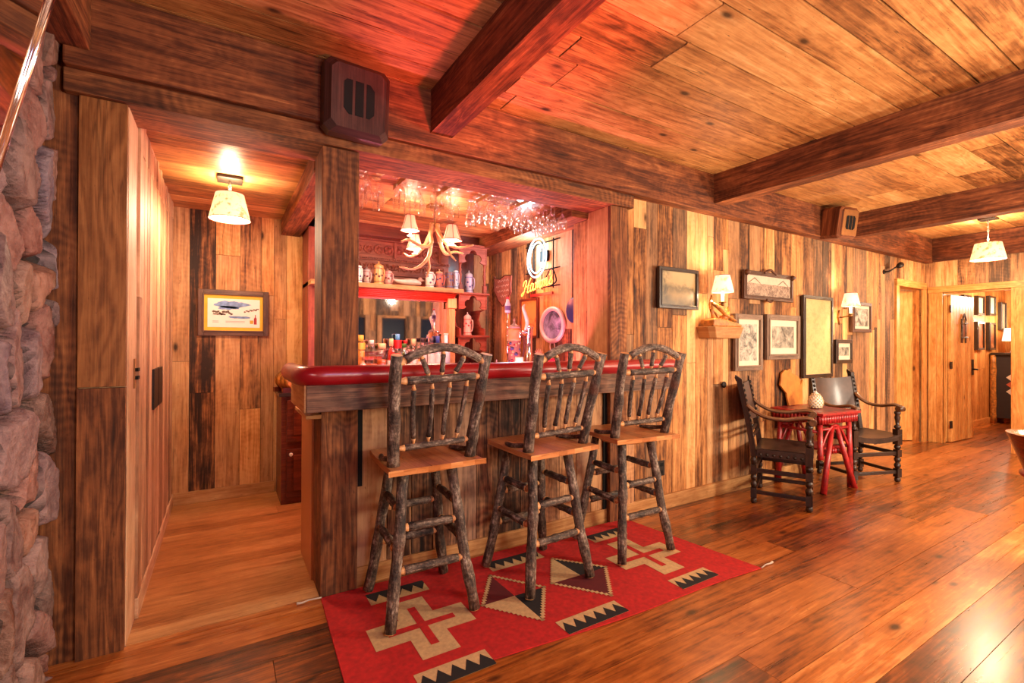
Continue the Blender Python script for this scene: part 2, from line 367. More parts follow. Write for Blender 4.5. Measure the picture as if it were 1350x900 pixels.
M['chrome'] = plain('chrome', (.8, .8, .82, 1), .12, 1)
M['gapdark'] = plain('dark gap', (.02, .012, .008, 1), .9)
M['redleather'] = plain('red vinyl padding', srgb(150, 8, 24), .32, spec=.5, var=.08, scale=6, coat=.15)
M['leather'] = plain('dark brown leather', srgb(48, 34, 28), .36, var=.4, scale=9, coat=.15)
M['leatherback'] = plain('brown leather back', srgb(70, 48, 38), .4, var=.3, scale=8, coat=.15)
M['redpaint'] = plain('red lacquer', srgb(150, 22, 24), .4, var=.28, scale=26, coat=.15)
M['tabletop'] = plain('worn red and brown painted top', srgb(112, 34, 28), .38, var=.4, scale=14, coat=.2)
M['white'] = plain('white ceramic', srgb(225, 215, 200), .4, var=.05)
M['cord'] = plain('white cotton cord', srgb(205, 195, 180), .9)
M['panel'] = plain('smooth tan laminate', srgb(168, 104, 62), .35, var=.1, scale=2, coat=.2)
M['speaker'] = wood('dark speaker cabinet', [(0, srgb(30, 16, 14)), (.5, srgb(58, 34, 30)), (1, srgb(92, 58, 50))], tone=.1, fig=.05, fine=.4, knots=0, streak=.2, rough=.4, coat=.2, bump=.1)
M['copper'] = plain('brushed copper speaker face', srgb(176, 120, 70), .35, .7, var=.1)
M['antler'] = plain('antler', srgb(176, 132, 84), .45, var=.3, scale=14)
M['goldwood'] = plain('honey carved wood', srgb(170, 108, 44), .45, var=.35, scale=30)
M['plaque'] = plain('orange wood plaque', srgb(190, 116, 44), .45, var=.15, scale=12)
def glass(name, col=(1, 1, 1, 1), dens=.12):
    N = NT(name); tr = N.n('ShaderNodeBsdfTransparent'); tr.inputs[0].default_value = col
    gl = N.n('ShaderNodeBsdfGlossy'); gl.inputs[0].default_value = (1, 1, 1, 1); gl.inputs['Roughness'].default_value = .06
    lw = N.n('ShaderNodeLayerWeight'); lw.inputs['Blend'].default_value = .35
    mx = N.n('ShaderNodeMixShader'); N.l(N.rng(lw.outputs['Facing'], 0, 1, dens*.5, min(1, dens*5)), mx.inputs[0]); N.l(tr.outputs[0], mx.inputs[1]); N.l(gl.outputs[0], mx.inputs[2])
    N.l(mx.outputs[0], N.out.inputs[0]); return N.m
M['glass'] = glass('clear glass', (.97, .975, .98, 1), .2)
M['paneglass'] = glass('picture glass', (1, 1, 1, 1), .05)
def mirror():
    N = NT('old mirror'); N.b.inputs['Base Color'].default_value = (.78, .76, .74, 1); N.b.inputs['Metallic'].default_value = 1; N.b.inputs['Roughness'].default_value = .03; return N.m
M['mirror'] = mirror()
M['nightglass'] = plain('dark night window glass', (.006, .009, .024, 1), .35, spec=.06)
def shade(name, col, es, spots=None):
    N = NT(name); tc = N.n('ShaderNodeTexCoord')
    N.b.inputs['Roughness'].default_value = .8
    c = N.mix(0.0, col, col)
    if spots:
        sp = N.rng(N.noise(tc.outputs['Object'], 22, 4, .6), .52, .66, 0, .8); c = N.mix(sp, col, spots)
    N.l(c, N.b.inputs['Base Color']); N.l(c, N.b.inputs['Emission Color']); N.b.inputs['Emission Strength'].default_value = es
    return N.m
M['shade'] = shade('lit parchment shade', srgb(255, 222, 160), .42, srgb(196, 120, 50))
M['shadeplain'] = shade('lit cream shade', srgb(255, 226, 178), .42, srgb(226, 170, 100))
M['shadepink'] = shade('lit rose shade', srgb(255, 170, 134), .32)
M['bulb'] = plain('lit bulb glow', (1, .9, .7, 1), .5, emit=(1, .86, .62), es=2.2)
M['shadein'] = plain('lit shade lining', (1, .93, .8, 1), .8, emit=(1, .88, .68), es=.55)
M['candle'] = plain('lit candle sleeve', (1, .93, .8, 1), .8, emit=(1, .85, .6), es=.5)
M['rosetrim'] = plain('rose shade trim', srgb(150, 50, 40), .8)
M['neonblue'] = plain('cool white neon tube', (.6, .85, 1, 1), .4, emit=(.42, .78, 1), es=.5)
M['neonorange'] = plain('orange neon tube', (1, .4, .1, 1), .4, emit=(1, .26, .03), es=.8)
M['redstrip'] = plain('lit red strip', (1, .1, .05, 1), .5, emit=(1, .06, .02), es=3.0)

# ------------------------------------------------------------------ boards
def boards(mb, O, U, V, Nn, LU, LV, wr=(.1, .2), lr=(1.2, 3), th=.02, holes=(), gap=.003, m=0, jit=.003, seed=None, stagger=True):
    """boards run along U and stack along V; holes are (u0,u1,v0,v1)"""
    rg = random.Random(seed if seed is not None else random.random())
    O, U, V, Nn = Vector(O), Vector(U), Vector(V), Vector(Nn)
    v = 0; cuts = sorted({h[2] for h in holes} | {h[3] for h in holes})
    while v < LV-1e-4:
        wv = min(rg.uniform(*wr), LV-v)
        if LV-v-wv < wr[0]*.4: wv = LV-v
        # board segments along U
        segs = []; u = -rg.uniform(0, lr[0]) if stagger else 0
        while u < LU:
            L = rg.uniform(*lr); a, b = max(0, u), min(LU, u+L)
            if b-a > .02: segs.append((a, b, (rg.random(), rg.random(), rg.random(), 1), rg.uniform(0, jit)))
            u += L
        vs_ = [v]+[c for c in cuts if v+1e-4 < c < v+wv-1e-4]+[v+wv]
        for a, b, rn, off in segs:
            for i in range(len(vs_)-1):
                v0, v1 = vs_[i], vs_[i+1]; iv = [(a, b)]
                for h in holes:
                    if h[2] < v1-1e-4 and h[3] > v0+1e-4:
                        nv = []
                        for x0, x1 in iv:
                            if h[0] > x0: nv.append((x0, min(x1, h[0])))
                            if h[1] < x1: nv.append((max(x0, h[1]), x1))
                        iv = [(x0, x1) for x0, x1 in nv if x1-x0 > 1e-3]
                g0 = gap/2 if i == 0 else 0; g1 = gap/2 if i == len(vs_)-2 else 0
                for x0, x1 in iv:
                    xa = x0+(gap/2 if abs(x0-a) < 1e-6 and a > 0 else 0); xb = x1-(gap/2 if abs(x1-b) < 1e-6 and b < LU else 0)
                    va, vb = v0+g0, v1-g1
                    c4 = [(xa, va), (xb, va), (xb, vb), (xa, vb)]
                    T = [O+U*p+V*q+Nn*(th+off) for p, q in c4]; B = [O+U*p+V*q for p, q in c4]
                    uv = [(p+rn[1]*13, q+rn[2]*7) for p, q in c4]
                    rh = U.cross(V).dot(Nn) > 0
                    mb.face(T if rh else T[::-1], uv if rh else uv[::-1], rn, m)
                    for k in range(4):
                        k2 = (k+1) % 4; q4 = [B[k], B[k2], T[k2], T[k]]; u4 = [uv[k], uv[k2], (uv[k2][0], uv[k2][1]+.01), (uv[k][0], uv[k][1]+.01)]
                        mb.face(q4 if rh else q4[::-1], u4 if rh else u4[::-1], rn, m)
        v += wv
    # dark backing behind the seams
    rects = [(0, LU, 0, LV)]
    for h in holes:
        nr = []
        for (a, b, c, d) in rects:
            if h[0] >= b or h[1] <= a or h[2] >= d or h[3] <= c: nr.append((a, b, c, d)); continue
            if h[0] > a: nr.append((a, h[0], c, d))
            if h[1] < b: nr.append((h[1], b, c, d))
            x0, x1 = max(a, h[0]), min(b, h[1])
            if h[2] > c: nr.append((x0, x1, c, h[2]))
            if h[3] < d: nr.append((x0, x1, h[3], d))
        rects = nr
    bm_ = 1
    for a, b, c, d in rects:
        P = [O+U*p+V*q+Nn*(th*.25) for p, q in ((a, c), (b, c), (b, d), (a, d))]
        rh = U.cross(V).dot(Nn) > 0
        mb.face(P if rh else P[::-1], [(0, 0)]*4, (0, 0, 0, 1), bm_)
W = 2.69
X_, Y_, Z_ = Vector((1, 0, 0)), Vector((0, 1, 0)), Vector((0, 0, 1))

# ------------------------------------------------------------------ floor and ceiling
mb = MB(); boards(mb, (-.7, -4, -.02), X_, Y_, Z_, 9.15, 6.69, (.15, .235), (2.0, 4.5), .02, jit=.0006, gap=.0025, seed=3); struct(mb, 'floor', [M['floor'], M['gapdark']])
mb = MB(); boards(mb, (-.365, W, -.02), X_, Y_, Z_, 3.0, 2.2, (.11, .16), (1.5, 3), .02, jit=.0005, gap=.0016, seed=5); struct(mb, 'floor_corridor', [M['floor2'], M['gapdark']])
mb = MB(); boards(mb, (8.45, 1.2, -.02), X_, Y_, Z_, 4.2, 1.7, (.13, .2), (2.0, 4.5), .02, jit=.0006, gap=.0025, seed=4)
boards(mb, (7.3, 2.69, -.02), X_, Y_, Z_, 1.2, 1.6, (.13, .2), (2.0, 4.5), .02, jit=.0006, gap=.0025, seed=9); struct(mb, 'floor_hall', [M['floor'], M['gapdark']])
mb = MB(); boards(mb, (-.7, -4, 2.84), X_, Y_, -Z_, 9.15, 6.75, (.15, .26), (2.0, 4.4), .02, jit=.004, gap=.010, seed=12); struct(mb, 'ceiling', [M['ceil'], M['gapdark']])
mb = MB(); boards(mb, (-.365, 2.9, 2.49), X_, Y_, -Z_, 3.0, 1.9, (.13, .2), (2.4, 5), .02, jit=.002, gap=.003, seed=14); struct(mb, 'ceiling_bar', [M['ceil'], M['gapdark']])
mb = MB(); boards(mb, (8.45, 1.2, 2.45), X_, Y_, -Z_, 4.2, 1.6, (.13, .2), (2.4, 5), .02, seed=15); struct(mb, 'ceiling_hall', [M['ceil'], M['gapdark']])

# ------------------------------------------------------------------ walls
def wall(name, O, U, N_, LU, LZ, mat, wr=(.09, .2), lr=(1.1, 2.6), holes=(), seed=1, base=0, **kw):
    """vertical boards: U is the horizontal direction; holes given as (h0,h1,z0,z1)"""
    mb = MB(); hs = [(h[2], h[3], h[0], h[1]) for h in holes]
    boards(mb, O, Z_, Vector(U), Vector(N_), LZ, LU, wr, lr, .02, hs, seed=seed, **kw)
    return struct(mb, name, [mat, M['gapdark']])
# main wall, right of the bar, with the doorway in it
wall('wall_back', (2.66, W+.02, 0), X_, -Y_, 5.82, 2.5, M['barn'], (.07, .19), (.9, 2.7), holes=[(4.86, 5.64, -1, 2.12)], seed=21)
# corridor and bar alcove
wall('wall_corridor_back', (-.385, 4.82, 0), X_, -Y_, 3.05, 2.5, M['barn'], (.1, .2), (1.2, 2.8), seed=41)
wall('wall_corridor_left', (-.385, 2.93, 0), Y_, X_, 1.9, 2.5, M['closet'], (.06, .14), (1.6, 2.8), holes=[(.10, 1.36, .10, 2.30)], seed=33, jit=.012)
wall('wall_bar_right', (2.62, 2.93, 0), Y_, -X_, 1.9, 2.5, M['barn'], (.12, .2), (1.5, 2.8), seed=35)
# end wall with the second doorway: opening y 1.83..2.50
wall('wall_right', (8.47, -4, 0), Y_, -X_, 6.70, 2.84, M['barn'], (.1, .22), (1.2, 2.8), holes=[(5.83, 6.50, -1, 2.07)], seed=51)
# wall behind the camera with its night windows
wr_holes = [(1.7, 2.7, .8, 2.05), (3.0, 4.0, .8, 2.05), (4.3, 5.1, .8, 2.05), (5.4, 6.4, .8, 2.05), (6.7, 7.7, .8, 2.05)]
wall('wall_front', (-.7, -4.02, 0), X_, Y_, 9.17, 2.84, M['barnfront'], (.14, .22), (1.5, 2.8), holes=wr_holes, seed=61)
for i, h in enumerate(wr_holes):
    x0, x1 = h[0]-.7, h[1]-.7
    mb = MB(); f = .07
    mb.box((x0-.05, -4.03, .75), (x0+f, -3.94, 2.1)); mb.box((x1-f, -4.03, .75), (x1+.05, -3.94, 2.1))
    mb.box((x0+f, -4.03, .75), (x1-f, -3.94, .75+f)); mb.box((x0+f, -4.03, 2.1-f), (x1-f, -3.94, 2.1))
    o = struct(mb, 'window_%d' % (i+1), M['barnfront'])
    mb = MB(); mb.box((x0+f, -4.02, .75+f), (x1-f, -4.01, 2.1-f)); mb.build('pane', M['nightglass'], o)
# rooms beyond the doors
wall('wall_hall_left', (8.48, 2.77, 0), X_, -Y_, 3.9, 2.47, M['pine'], (.1, .16), (2, 3), seed=71)
wall('wall_hall_end', (12.3, 1.2, 0), Y_, -X_, 1.6, 2.47, M['pine'], (.1, .16), (2, 3), seed=72)
wall('wall_hall_right', (8.47, 1.22, 0), X_, Y_, 3.9, 2.47, M['pine'], (.1, .16), (2, 3), seed=73)
wall('wall_side_room', (7.2, 4.3, 0), X_, -Y_, 1.3, 2.5, M['trimpine'], (.1, .16), (2, 3), seed=74)
mb = MB(); mb.box((7.18, 2.72, 0), (7.2, 4.3, 2.5)); mb.box((8.47, 2.79, 0), (8.49, 4.3, 2.5)); mb.box((7.2, 2.72, 2.45), (8.47, 4.3, 2.47)); struct(mb, 'wall_side_room_flank', M['trimpine'])

# big wall beam, header board, ceiling beams
mb = MB(); mb.box((-.57, 2.60, 2.49), (8.45, 2.93, 2.82), rn=(.4, .3, .2, 1))
struct(mb, 'trim_1', M['beam'], .008)
mb = MB(); mb.box((-.575, 2.64, 2.395), (2.70, 2.93, 2.492), rn=(.5, .6, .2, 1)); struct(mb, 'trim_2', M['header'], .004)
def beam(x0, x1, z0, name, y1=2.60):
    mb = MB(); rn = (random.random(), random.random(), .5, 1); n = 60
    # slightly uneven hewn underside
    sec = [(x0, 2.825), (x0, z0), (x1, z0), (x1, 2.825)]
    for k in range(3):
        def fn(a, b, k=k):
            p, q = sec[k], sec[k+1]; x = p[0]+(q[0]-p[0])*b; z = p[1]+(q[1]-p[1])*b; y = -4+(y1+4)*a
            w_ = .006*noise.noise(Vector((y*1.6, x*3, z*3)))+.004*noise.noise(Vector((y*7, x*9, z*9)))
            e = 1 if z < 2.8 else 0
            return (x+w_*e, y, z+w_*e)
        mb.grid(fn, 120, 4, 0, rn, sm=False, uvs=(y1+4, .26 if k != 1 else .14))
    return struct(mb, name, M['beam'])
beam(1.02, 1.155, 2.57, 'trim_3'); beam(3.62, 3.765, 2.565, 'trim_4'); beam(6.02, 6.165, 2.555, 'trim_5')
# soffit beams: corridor side and right side of the bar
mb = MB(); mb.box((.44, 2.93, 2.33), (.60, 4.80, 2.475)); mb.box((2.32, 2.93, 2.345), (2.60, 4.80, 2.475)); struct(mb, 'trim_6', M['beam'], .005)
mb = MB(); mb.box((.7, 4.5, 2.36), (2.32, 4.8, 2.47)); struct(mb, 'trim_7', M['cherry'], .004)
# header beam of the end wall and the crown over the door
mb = MB(); mb.box((8.40, -4, 2.50), (8.47, 2.60, 2.82)); struct(mb, 'trim_8', M['beam'], .005)
mb = MB(); mb.box((8.42, 1.70, 2.07), (8.50, 2.66, 2.155)); mb.box((8.43, 2.50, 0), (8.56, 2.565, 2.07)); mb.box((8.40, 1.30, 0), (8.56, 1.83, 2.07)); mb.box((8.43, 2.565, 0), (8.475, 2.655, 2.07)); mb.box((8.46, 1.83, 2.05), (8.56, 2.50, 2.07))
struct(mb, 'trim_9', M['pine'], .004)
# posts of the corridor opening on the left
mb = MB(); mb.box((-.53, 2.665, 1.155), (-.368, 2.69, 2.395), rn=(.75, .22, .1, 1)); struct(mb, 'trim_10', wood('golden brown post board', [(0, srgb(70, 38, 16)), (.4, srgb(128, 78, 38)), (1, srgb(176, 118, 66))], tone=.1, fig=.3, fine=.2, knots=1.2, streak=.25, rough=.55), .002)
mb = MB(); mb.box((-.53, 2.66, 0), (-.368, 2.69, 1.15), rn=(.35, .72, .1, 1)); struct(mb, 'trim_11', M['header'], .002)
mb = MB(); mb.box((-.68, 2.685, 0), (-.53, 2.71, 2.84), rn=(.45, .6, .1, 1)); struct(mb, 'trim_12', M['header'], .002)
mb = MB(); mb.box((-.53, 2.69, 0), (-.365, 2.935, 2.395), rn=(.85, .1, .1, 1), grain=2); struct(mb, 'trim_13', M['closet'], .002)
# post between the corridor and the bar
mb = MB(); mb.box((.44, 2.665, 0), (.632, 2.90, 2.395), rn=(.35, .33, .6, 1), grain=2); struct(mb, 'trim_14', M['header'], .005)
# right post of the bar opening
mb = MB(); mb.box((2.485, 2.665, 0), (2.655, 2.70, 2.395), rn=(.4, .8, .4, 1), grain=2); struct(mb, 'trim_15', M['header'], .004)
mb = MB(); mb.box((2.488, 2.70, 0), (2.62, 2.94, 2.395), rn=(.6, .9, .4, 1), grain=2); struct(mb, 'trim_16', M['trimpine'], .004)
mb = MB(); mb.box((2.492, 2.942, 0), (2.60, 3.12, 2.345), rn=(.5, .15, .4, 1), grain=2); struct(mb, 'trim_20', M['barn'], .004)
# door 1 casing in the main wall
mb = MB(); mb.box((7.44, 2.66, 0), (7.525, 2.70, 2.12)); mb.box((8.30, 2.66, 0), (8.40, 2.70, 2.12)); mb.box((7.44, 2.655, 2.12), (8.40, 2.70, 2.21))
mb.box((7.50, 2.70, 0), (7.525, 2.80, 2.13)); mb.box((8.30, 2.70, 0), (8.325, 2.80, 2.13)); mb.box((7.50, 2.70, 2.12), (8.325, 2.80, 2.145))
struct(mb, 'trim_17', M['pine'], .003)
# baseboards
mb = MB(); mb.box((2.66, 2.665, 0), (7.44, 2.69, .115), rn=(.8, .3, .1, 1)); struct(mb, 'baseboard_back', M['trimpine'], .003)
mb = MB(); mb.box((-.365, 4.78, 0), (.40, 4.80, .10), rn=(.8, .3, .1, 1)); struct(mb, 'baseboard_corridor', M['trimpine'], .003)
mb = MB(); mb.box((-.368, 2.93, 0), (-.35, 4.80, .10), rn=(.8, .5, .1, 1)); struct(mb, 'baseboard_left', M['closet'], .003)
mb = MB(); mb.box((8.56, 2.73, 0), (12.2, 2.75, .10), rn=(.6, .5, .1, 1)); struct(mb, 'baseboard_hall', M['pine'], .003)
mb = MB(); mb.box((-.365, 2.69, 0), (.44, 2.79, .004), rn=(.95, .5, .1, 1)); struct(mb, 'trim_18', M['trimpine'], .001)

# ------------------------------------------------------------------ closet doors in the corridor
def closet_door(name, y0, y1, hy, seed):
    mb = MB(); boards(mb, (-.383, y0, .10), Z_, Y_, X_, 2.20, y1-y0, (.08, .13), (3, 4), .022, jit=.005, seed=seed, stagger=False)
    o = struct(mb, name, [M['closet'], M['gapdark']])
    mb = MB(); mb.box((-.357, hy, .955), (-.345, hy+.2, 1.19)); mb.build('handle_plate', M['iron'], o, .002)
    return o
d1 = closet_door('door_1', 3.03, 3.655, 3.44, 81); d2 = closet_door('door_2', 3.66, 4.29, 3.675, 82)
t = thing('latch', 'small dark iron latch with two bars on the pale closet planks', 'latch', (-.352, 2.80, 1.20))
mb = MB(); mb.box((-.012, -.02, -.07), (-.006, .02, .07)); mb.build('plate', M['trimpine'], t, .001)
for z in (.01, -.028): mb = MB(); mb.box((-.006, -.02, z), (.006, .035, z+.016)); mb.build('bar', M['black'], t, .001)
t.location.y = 2.86
# ------------------------------------------------------------------ doors on the right
o3 = bpy.data.objects.new('door_3', None); C.objects.link(o3); o3['kind'] = 'structure'; o3.location = (8.295, 2.80, 0); o3.rotation_euler = (0, 0, R(-24))
mb = MB(); mb.box((-.72, -.02, .012), (0, .02, 2.10), grain=2); mb.build('door_leaf', M['pine'], o3, .003)
mb = MB(); mb.box((-.723, -.014, .95), (-.718, .014, 1.08)); mb.box((-.68, -.03, .97), (-.63, -.02, 1.10)); mb.build('lock_plate', M['iron'], o3)
o4 = bpy.data.objects.new('door_4', None); C.objects.link(o4); o4['kind'] = 'structure'; o4.location = (8.58, 2.495, 0); o4.rotation_euler = (0, 0, R(-3))
mb = MB(); boards(mb, (0, 0, .012), Z_, X_, -Y_, 2.03, .76, (.085, .105), (3, 4), .04, jit=.001, seed=91, stagger=False, gap=.012); mb.box((0, 0, .012), (.76, .012, 2.04), grain=2); mb.build('door_leaf', [M['pine'], M['gapdark']], o4)
for z in (.2, 1.02, 1.80):
    mb = MB(); mb.box((-.02, -.05, z), (.035, -.038, z+.10)); mb.build('hinge', M['iron'], o4)
mb = MB(); mb.box((.68, -.052, .92), (.73, -.040, 1.14)); mb.tube([(.705, -.05, 1.0), (.705, -.10, 1.0), (.66, -.105, 1.0)], .012, 8); mb.build('door_handle', M['iron'], o4)
t = thing('rustic_door_ornament', 'small twig framed lantern ornament hanging on the open plank door', 'ornament', (8.97, 2.425, 1.55))
mb = MB()
for x in (-.07, .07): mb.tube([(x, 0, -.17), (x*.95, 0, .17)], .012, 6)
for z in (-.10, .10): mb.tube([(-.12, -.01, z), (.12, -.01, z+.01)], .011, 6)
mb.tube([(-.07, -.008, .15), (0, -.008, .24), (.07, -.008, .15)], .009, 6)
mb.build('twig_frame', M['bark'], t)
mb = MB(); mb.box((-.055, -.004, -.09), (.055, .008, .09)); mb.build('picture', M['cherry'], t)

# ------------------------------------------------------------------ stone chimney on the left
def chimney():
    rg = random.Random(5); y0, y1, z0, z1 = -1.2, 2.66, -.02, 2.84
    cells = []
    for j in range(11):
        for i in range(24):
            cells.append((y0-.1+(i+rg.uniform(.12, .88))*.172, z0-.2+(j+rg.uniform(.1, .9)+.5*(i % 2))*.29, rg.random(), rg.uniform(0, .03), rg.uniform(-.16, .16), rg.uniform(-.10, .10)))
    def get(y, z):
        wy = y+.05*noise.noise(Vector((y*6, z*6, 1.3))); wz = z*.62+.05*noise.noise(Vector((y*6, z*6, 7.7)))
        b = s2 = 9; bc = None
        for c in cells:
            dy = c[0]-wy
            if abs(dy) > .32: continue
            dz = c[1]*.62-wz
            if abs(dz) > .35: continue
            d = math.hypot(dy, dz)
            if d < b: s2 = b; b = d; bc = c
            elif d < s2: s2 = d
        e = min(1, max(0, (s2-b-.004)/.040)); e = e*e*(3-2*e); c = bc
        n1 = abs(noise.noise(Vector((y*9, z*5, c[2]*19)))); n2 = abs(noise.noise(Vector((y*26, z*20, c[2]*5)))); n3 = noise.noise(Vector((y*70, z*60, 1.)))
        h = -.070+e*(.072+c[3]+c[4]*(y-c[0])+c[5]*(z-c[1])*.6)+.016*n1+.007*n2+.002*n3
        return min(h, .045), c[2], e
    def patch(ya, yb, nu, nv):
        G = [[get(ya+(yb-ya)*i/nu, z0+(z1-z0)*j/nv) for i in range(nu+1)] for j in range(nv+1)]
        mb = MB()
        def fn(a, b): g = G[round(b*nv)][round(a*nu)]; return (-.615+g[0], ya+(yb-ya)*a, z0+(z1-z0)*b)
        def rf(a, b): g = G[int(b*nv)][int(a*nu)]; return (g[1], g[2], .5, 1)
        mb.grid(fn, nu, nv, 0, rf=rf, uvs=(3, 3), sm=True)
        return mb
    A = patch(1.5, y1, 130, 320); B = patch(y0, 1.5, 90, 90)
    off = len(A.v); A.v += B.v; A.f += [[k+off for k in f] for f in B.f]; A.uv += B.uv; A.rn += B.rn; A.mi += B.mi; A.sm += B.sm
    A.box((-1.2, y0, z0), (-.68, 2.9, z1), rn=(.3, 0, .5, 1))
    return struct(A, 'wall_left', M['stone'])
chimney()
mb = MB(); mb.box((-.72, -4, 0), (-.66, -1.2, 2.84)); struct(mb, 'wall_left_rear', M['barnfront'])
mb = MB(); mb.box((-.60, -1.2, 2.56), (-.48, 2.60, 2.825)); struct(mb, 'trim_19', M['beam'], .006)
# tilted mirror on the chimney
t = thing('leaning_mirror', 'metal edged mirror tilting forward high on the stone chimney', 'mirror', (-.352, 1.0, 2.03))
t.rotation_euler = (0, R(12), 0)
mb = MB(); h = .52; L0, L1 = -.55, .44
for z in (-h, h): mb.tube([(0, L0, z), (0, L1, z)], .007, 10)
for y in (L0, L1): mb.tube([(0, y, -h-.007), (0, y, h+.007)], .007, 10)
mb.build('metal_frame', M['chrome'], t)
mb = MB(); mb.box((-.012, L0, -h), (-.002, L1, h)); mb.build('mirror_glass', M['mirror'], t)

# ------------------------------------------------------------------ the bar
bar = thing('bar_counter', 'reclaimed wood bar counter with a padded red armrest, stools along its front', 'bar counter', (1.6, 2.7, 0))
def P_(mb, name, mats, bev=0, parent=None, label=None):
    # geometry written in world coordinates, stored relative to the thing
    pr = parent; o = Vector((0, 0, 0)); q = pr
    while q is not None: o += q.location; q = q.parent
    mb.v = [tuple(Vector(v)-o) for v in mb.v]
    return mb.build(name, mats, pr, bev, label=label)
mb = MB(); boards(mb, (.632, 2.735, .10), Z_, X_, -Y_, .94, 1.87, (.13, .21), (2, 3), .02, jit=.004, seed=101, gap=.005, stagger=False)
boards(mb, (2.64, 2.69, 0), Z_, X_, -Y_, 1.03, .10, (.1, .11), (2, 3), .02, jit=.004, seed=105, gap=.005, stagger=False)
P_(mb, 'front_panel', [M['barnfront'], M['gapdark']], 0, bar)
mb = MB(); mb.box((.632, 2.70, 0), (2.486, 2.735, .10), rn=(.7, .2, .1, 1)); P_(mb, 'baseboard', M['trimpine'], .003, bar)
mb = MB(); mb.box((.335, 2.42, 1.015), (2.90, 2.46, 1.145), rn=(.3, .2, .9, 1)); mb.box((2.86, 2.46, 1.015), (2.90, 2.66, 1.145)); P_(mb, 'apron_board', M['barnfront'], .004, bar)
mb = MB(); mb.box((.325, 2.43, 1.015), (.350, 2.93, 1.145), rn=(.8, .2, .1, 1)); P_(mb, 'apron_end', M['trimpine'], .003, bar)
mb = MB(); mb.box((.33, 2.46, 1.145), (2.90, 2.66, 1.185)); mb.box((.632, 2.66, 1.145), (2.484, 3.05, 1.185)); mb.box((.33, 2.66, 1.145), (.44, 2.93, 1.185)); P_(mb, 'bar_top', M['cherry'], .004, bar)
mb = MB(); pth = [(2.90, 2.445, 1.188), (1.5, 2.445, 1.188), (.42, 2.445, 1.188), (.36, 2.452, 1.188), (.335, 2.475, 1.188), (.325, 2.54, 1.188), (.32, 2.75, 1.188), (.32, 2.90, 1.188)]
mb.tube(pth, [.05]*8, 18, 0, rn=(.5, .5, .5, 1)); P_(mb, 'padded_armrest', M['redleather'], 0, bar, 'glossy red padded armrest')
mb = MB(); mb.box((.43, 2.90, 0), (.455, 3.31, .98), rn=(.5, .5, .5, 1), grain=2); P_(mb, 'end_panel', M['panel'], .002, bar)
mb = MB(); mb.box((.36, 2.62, .955), (.435, 3.05, .975)); P_(mb, 'ledge', M['trimpine'], .002, bar)
mb = MB(); mb.box((.455, 2.90, .86), (2.5, 3.25, .90)); P_(mb, 'work_shelf', M['cherry'], .002, bar)
# black strips standing in for the shade in the gaps by the posts
mb = MB(); mb.box((.634, 2.700, .55), (.665, 2.712, 1.02)); P_(mb, 'cover_strip', M['black'], 0, bar)
mb = MB(); mb.box((2.452, 2.700, .1), (2.484, 2.712, 1.02)); P_(mb, 'cover_strip', M['black'], 0, bar)

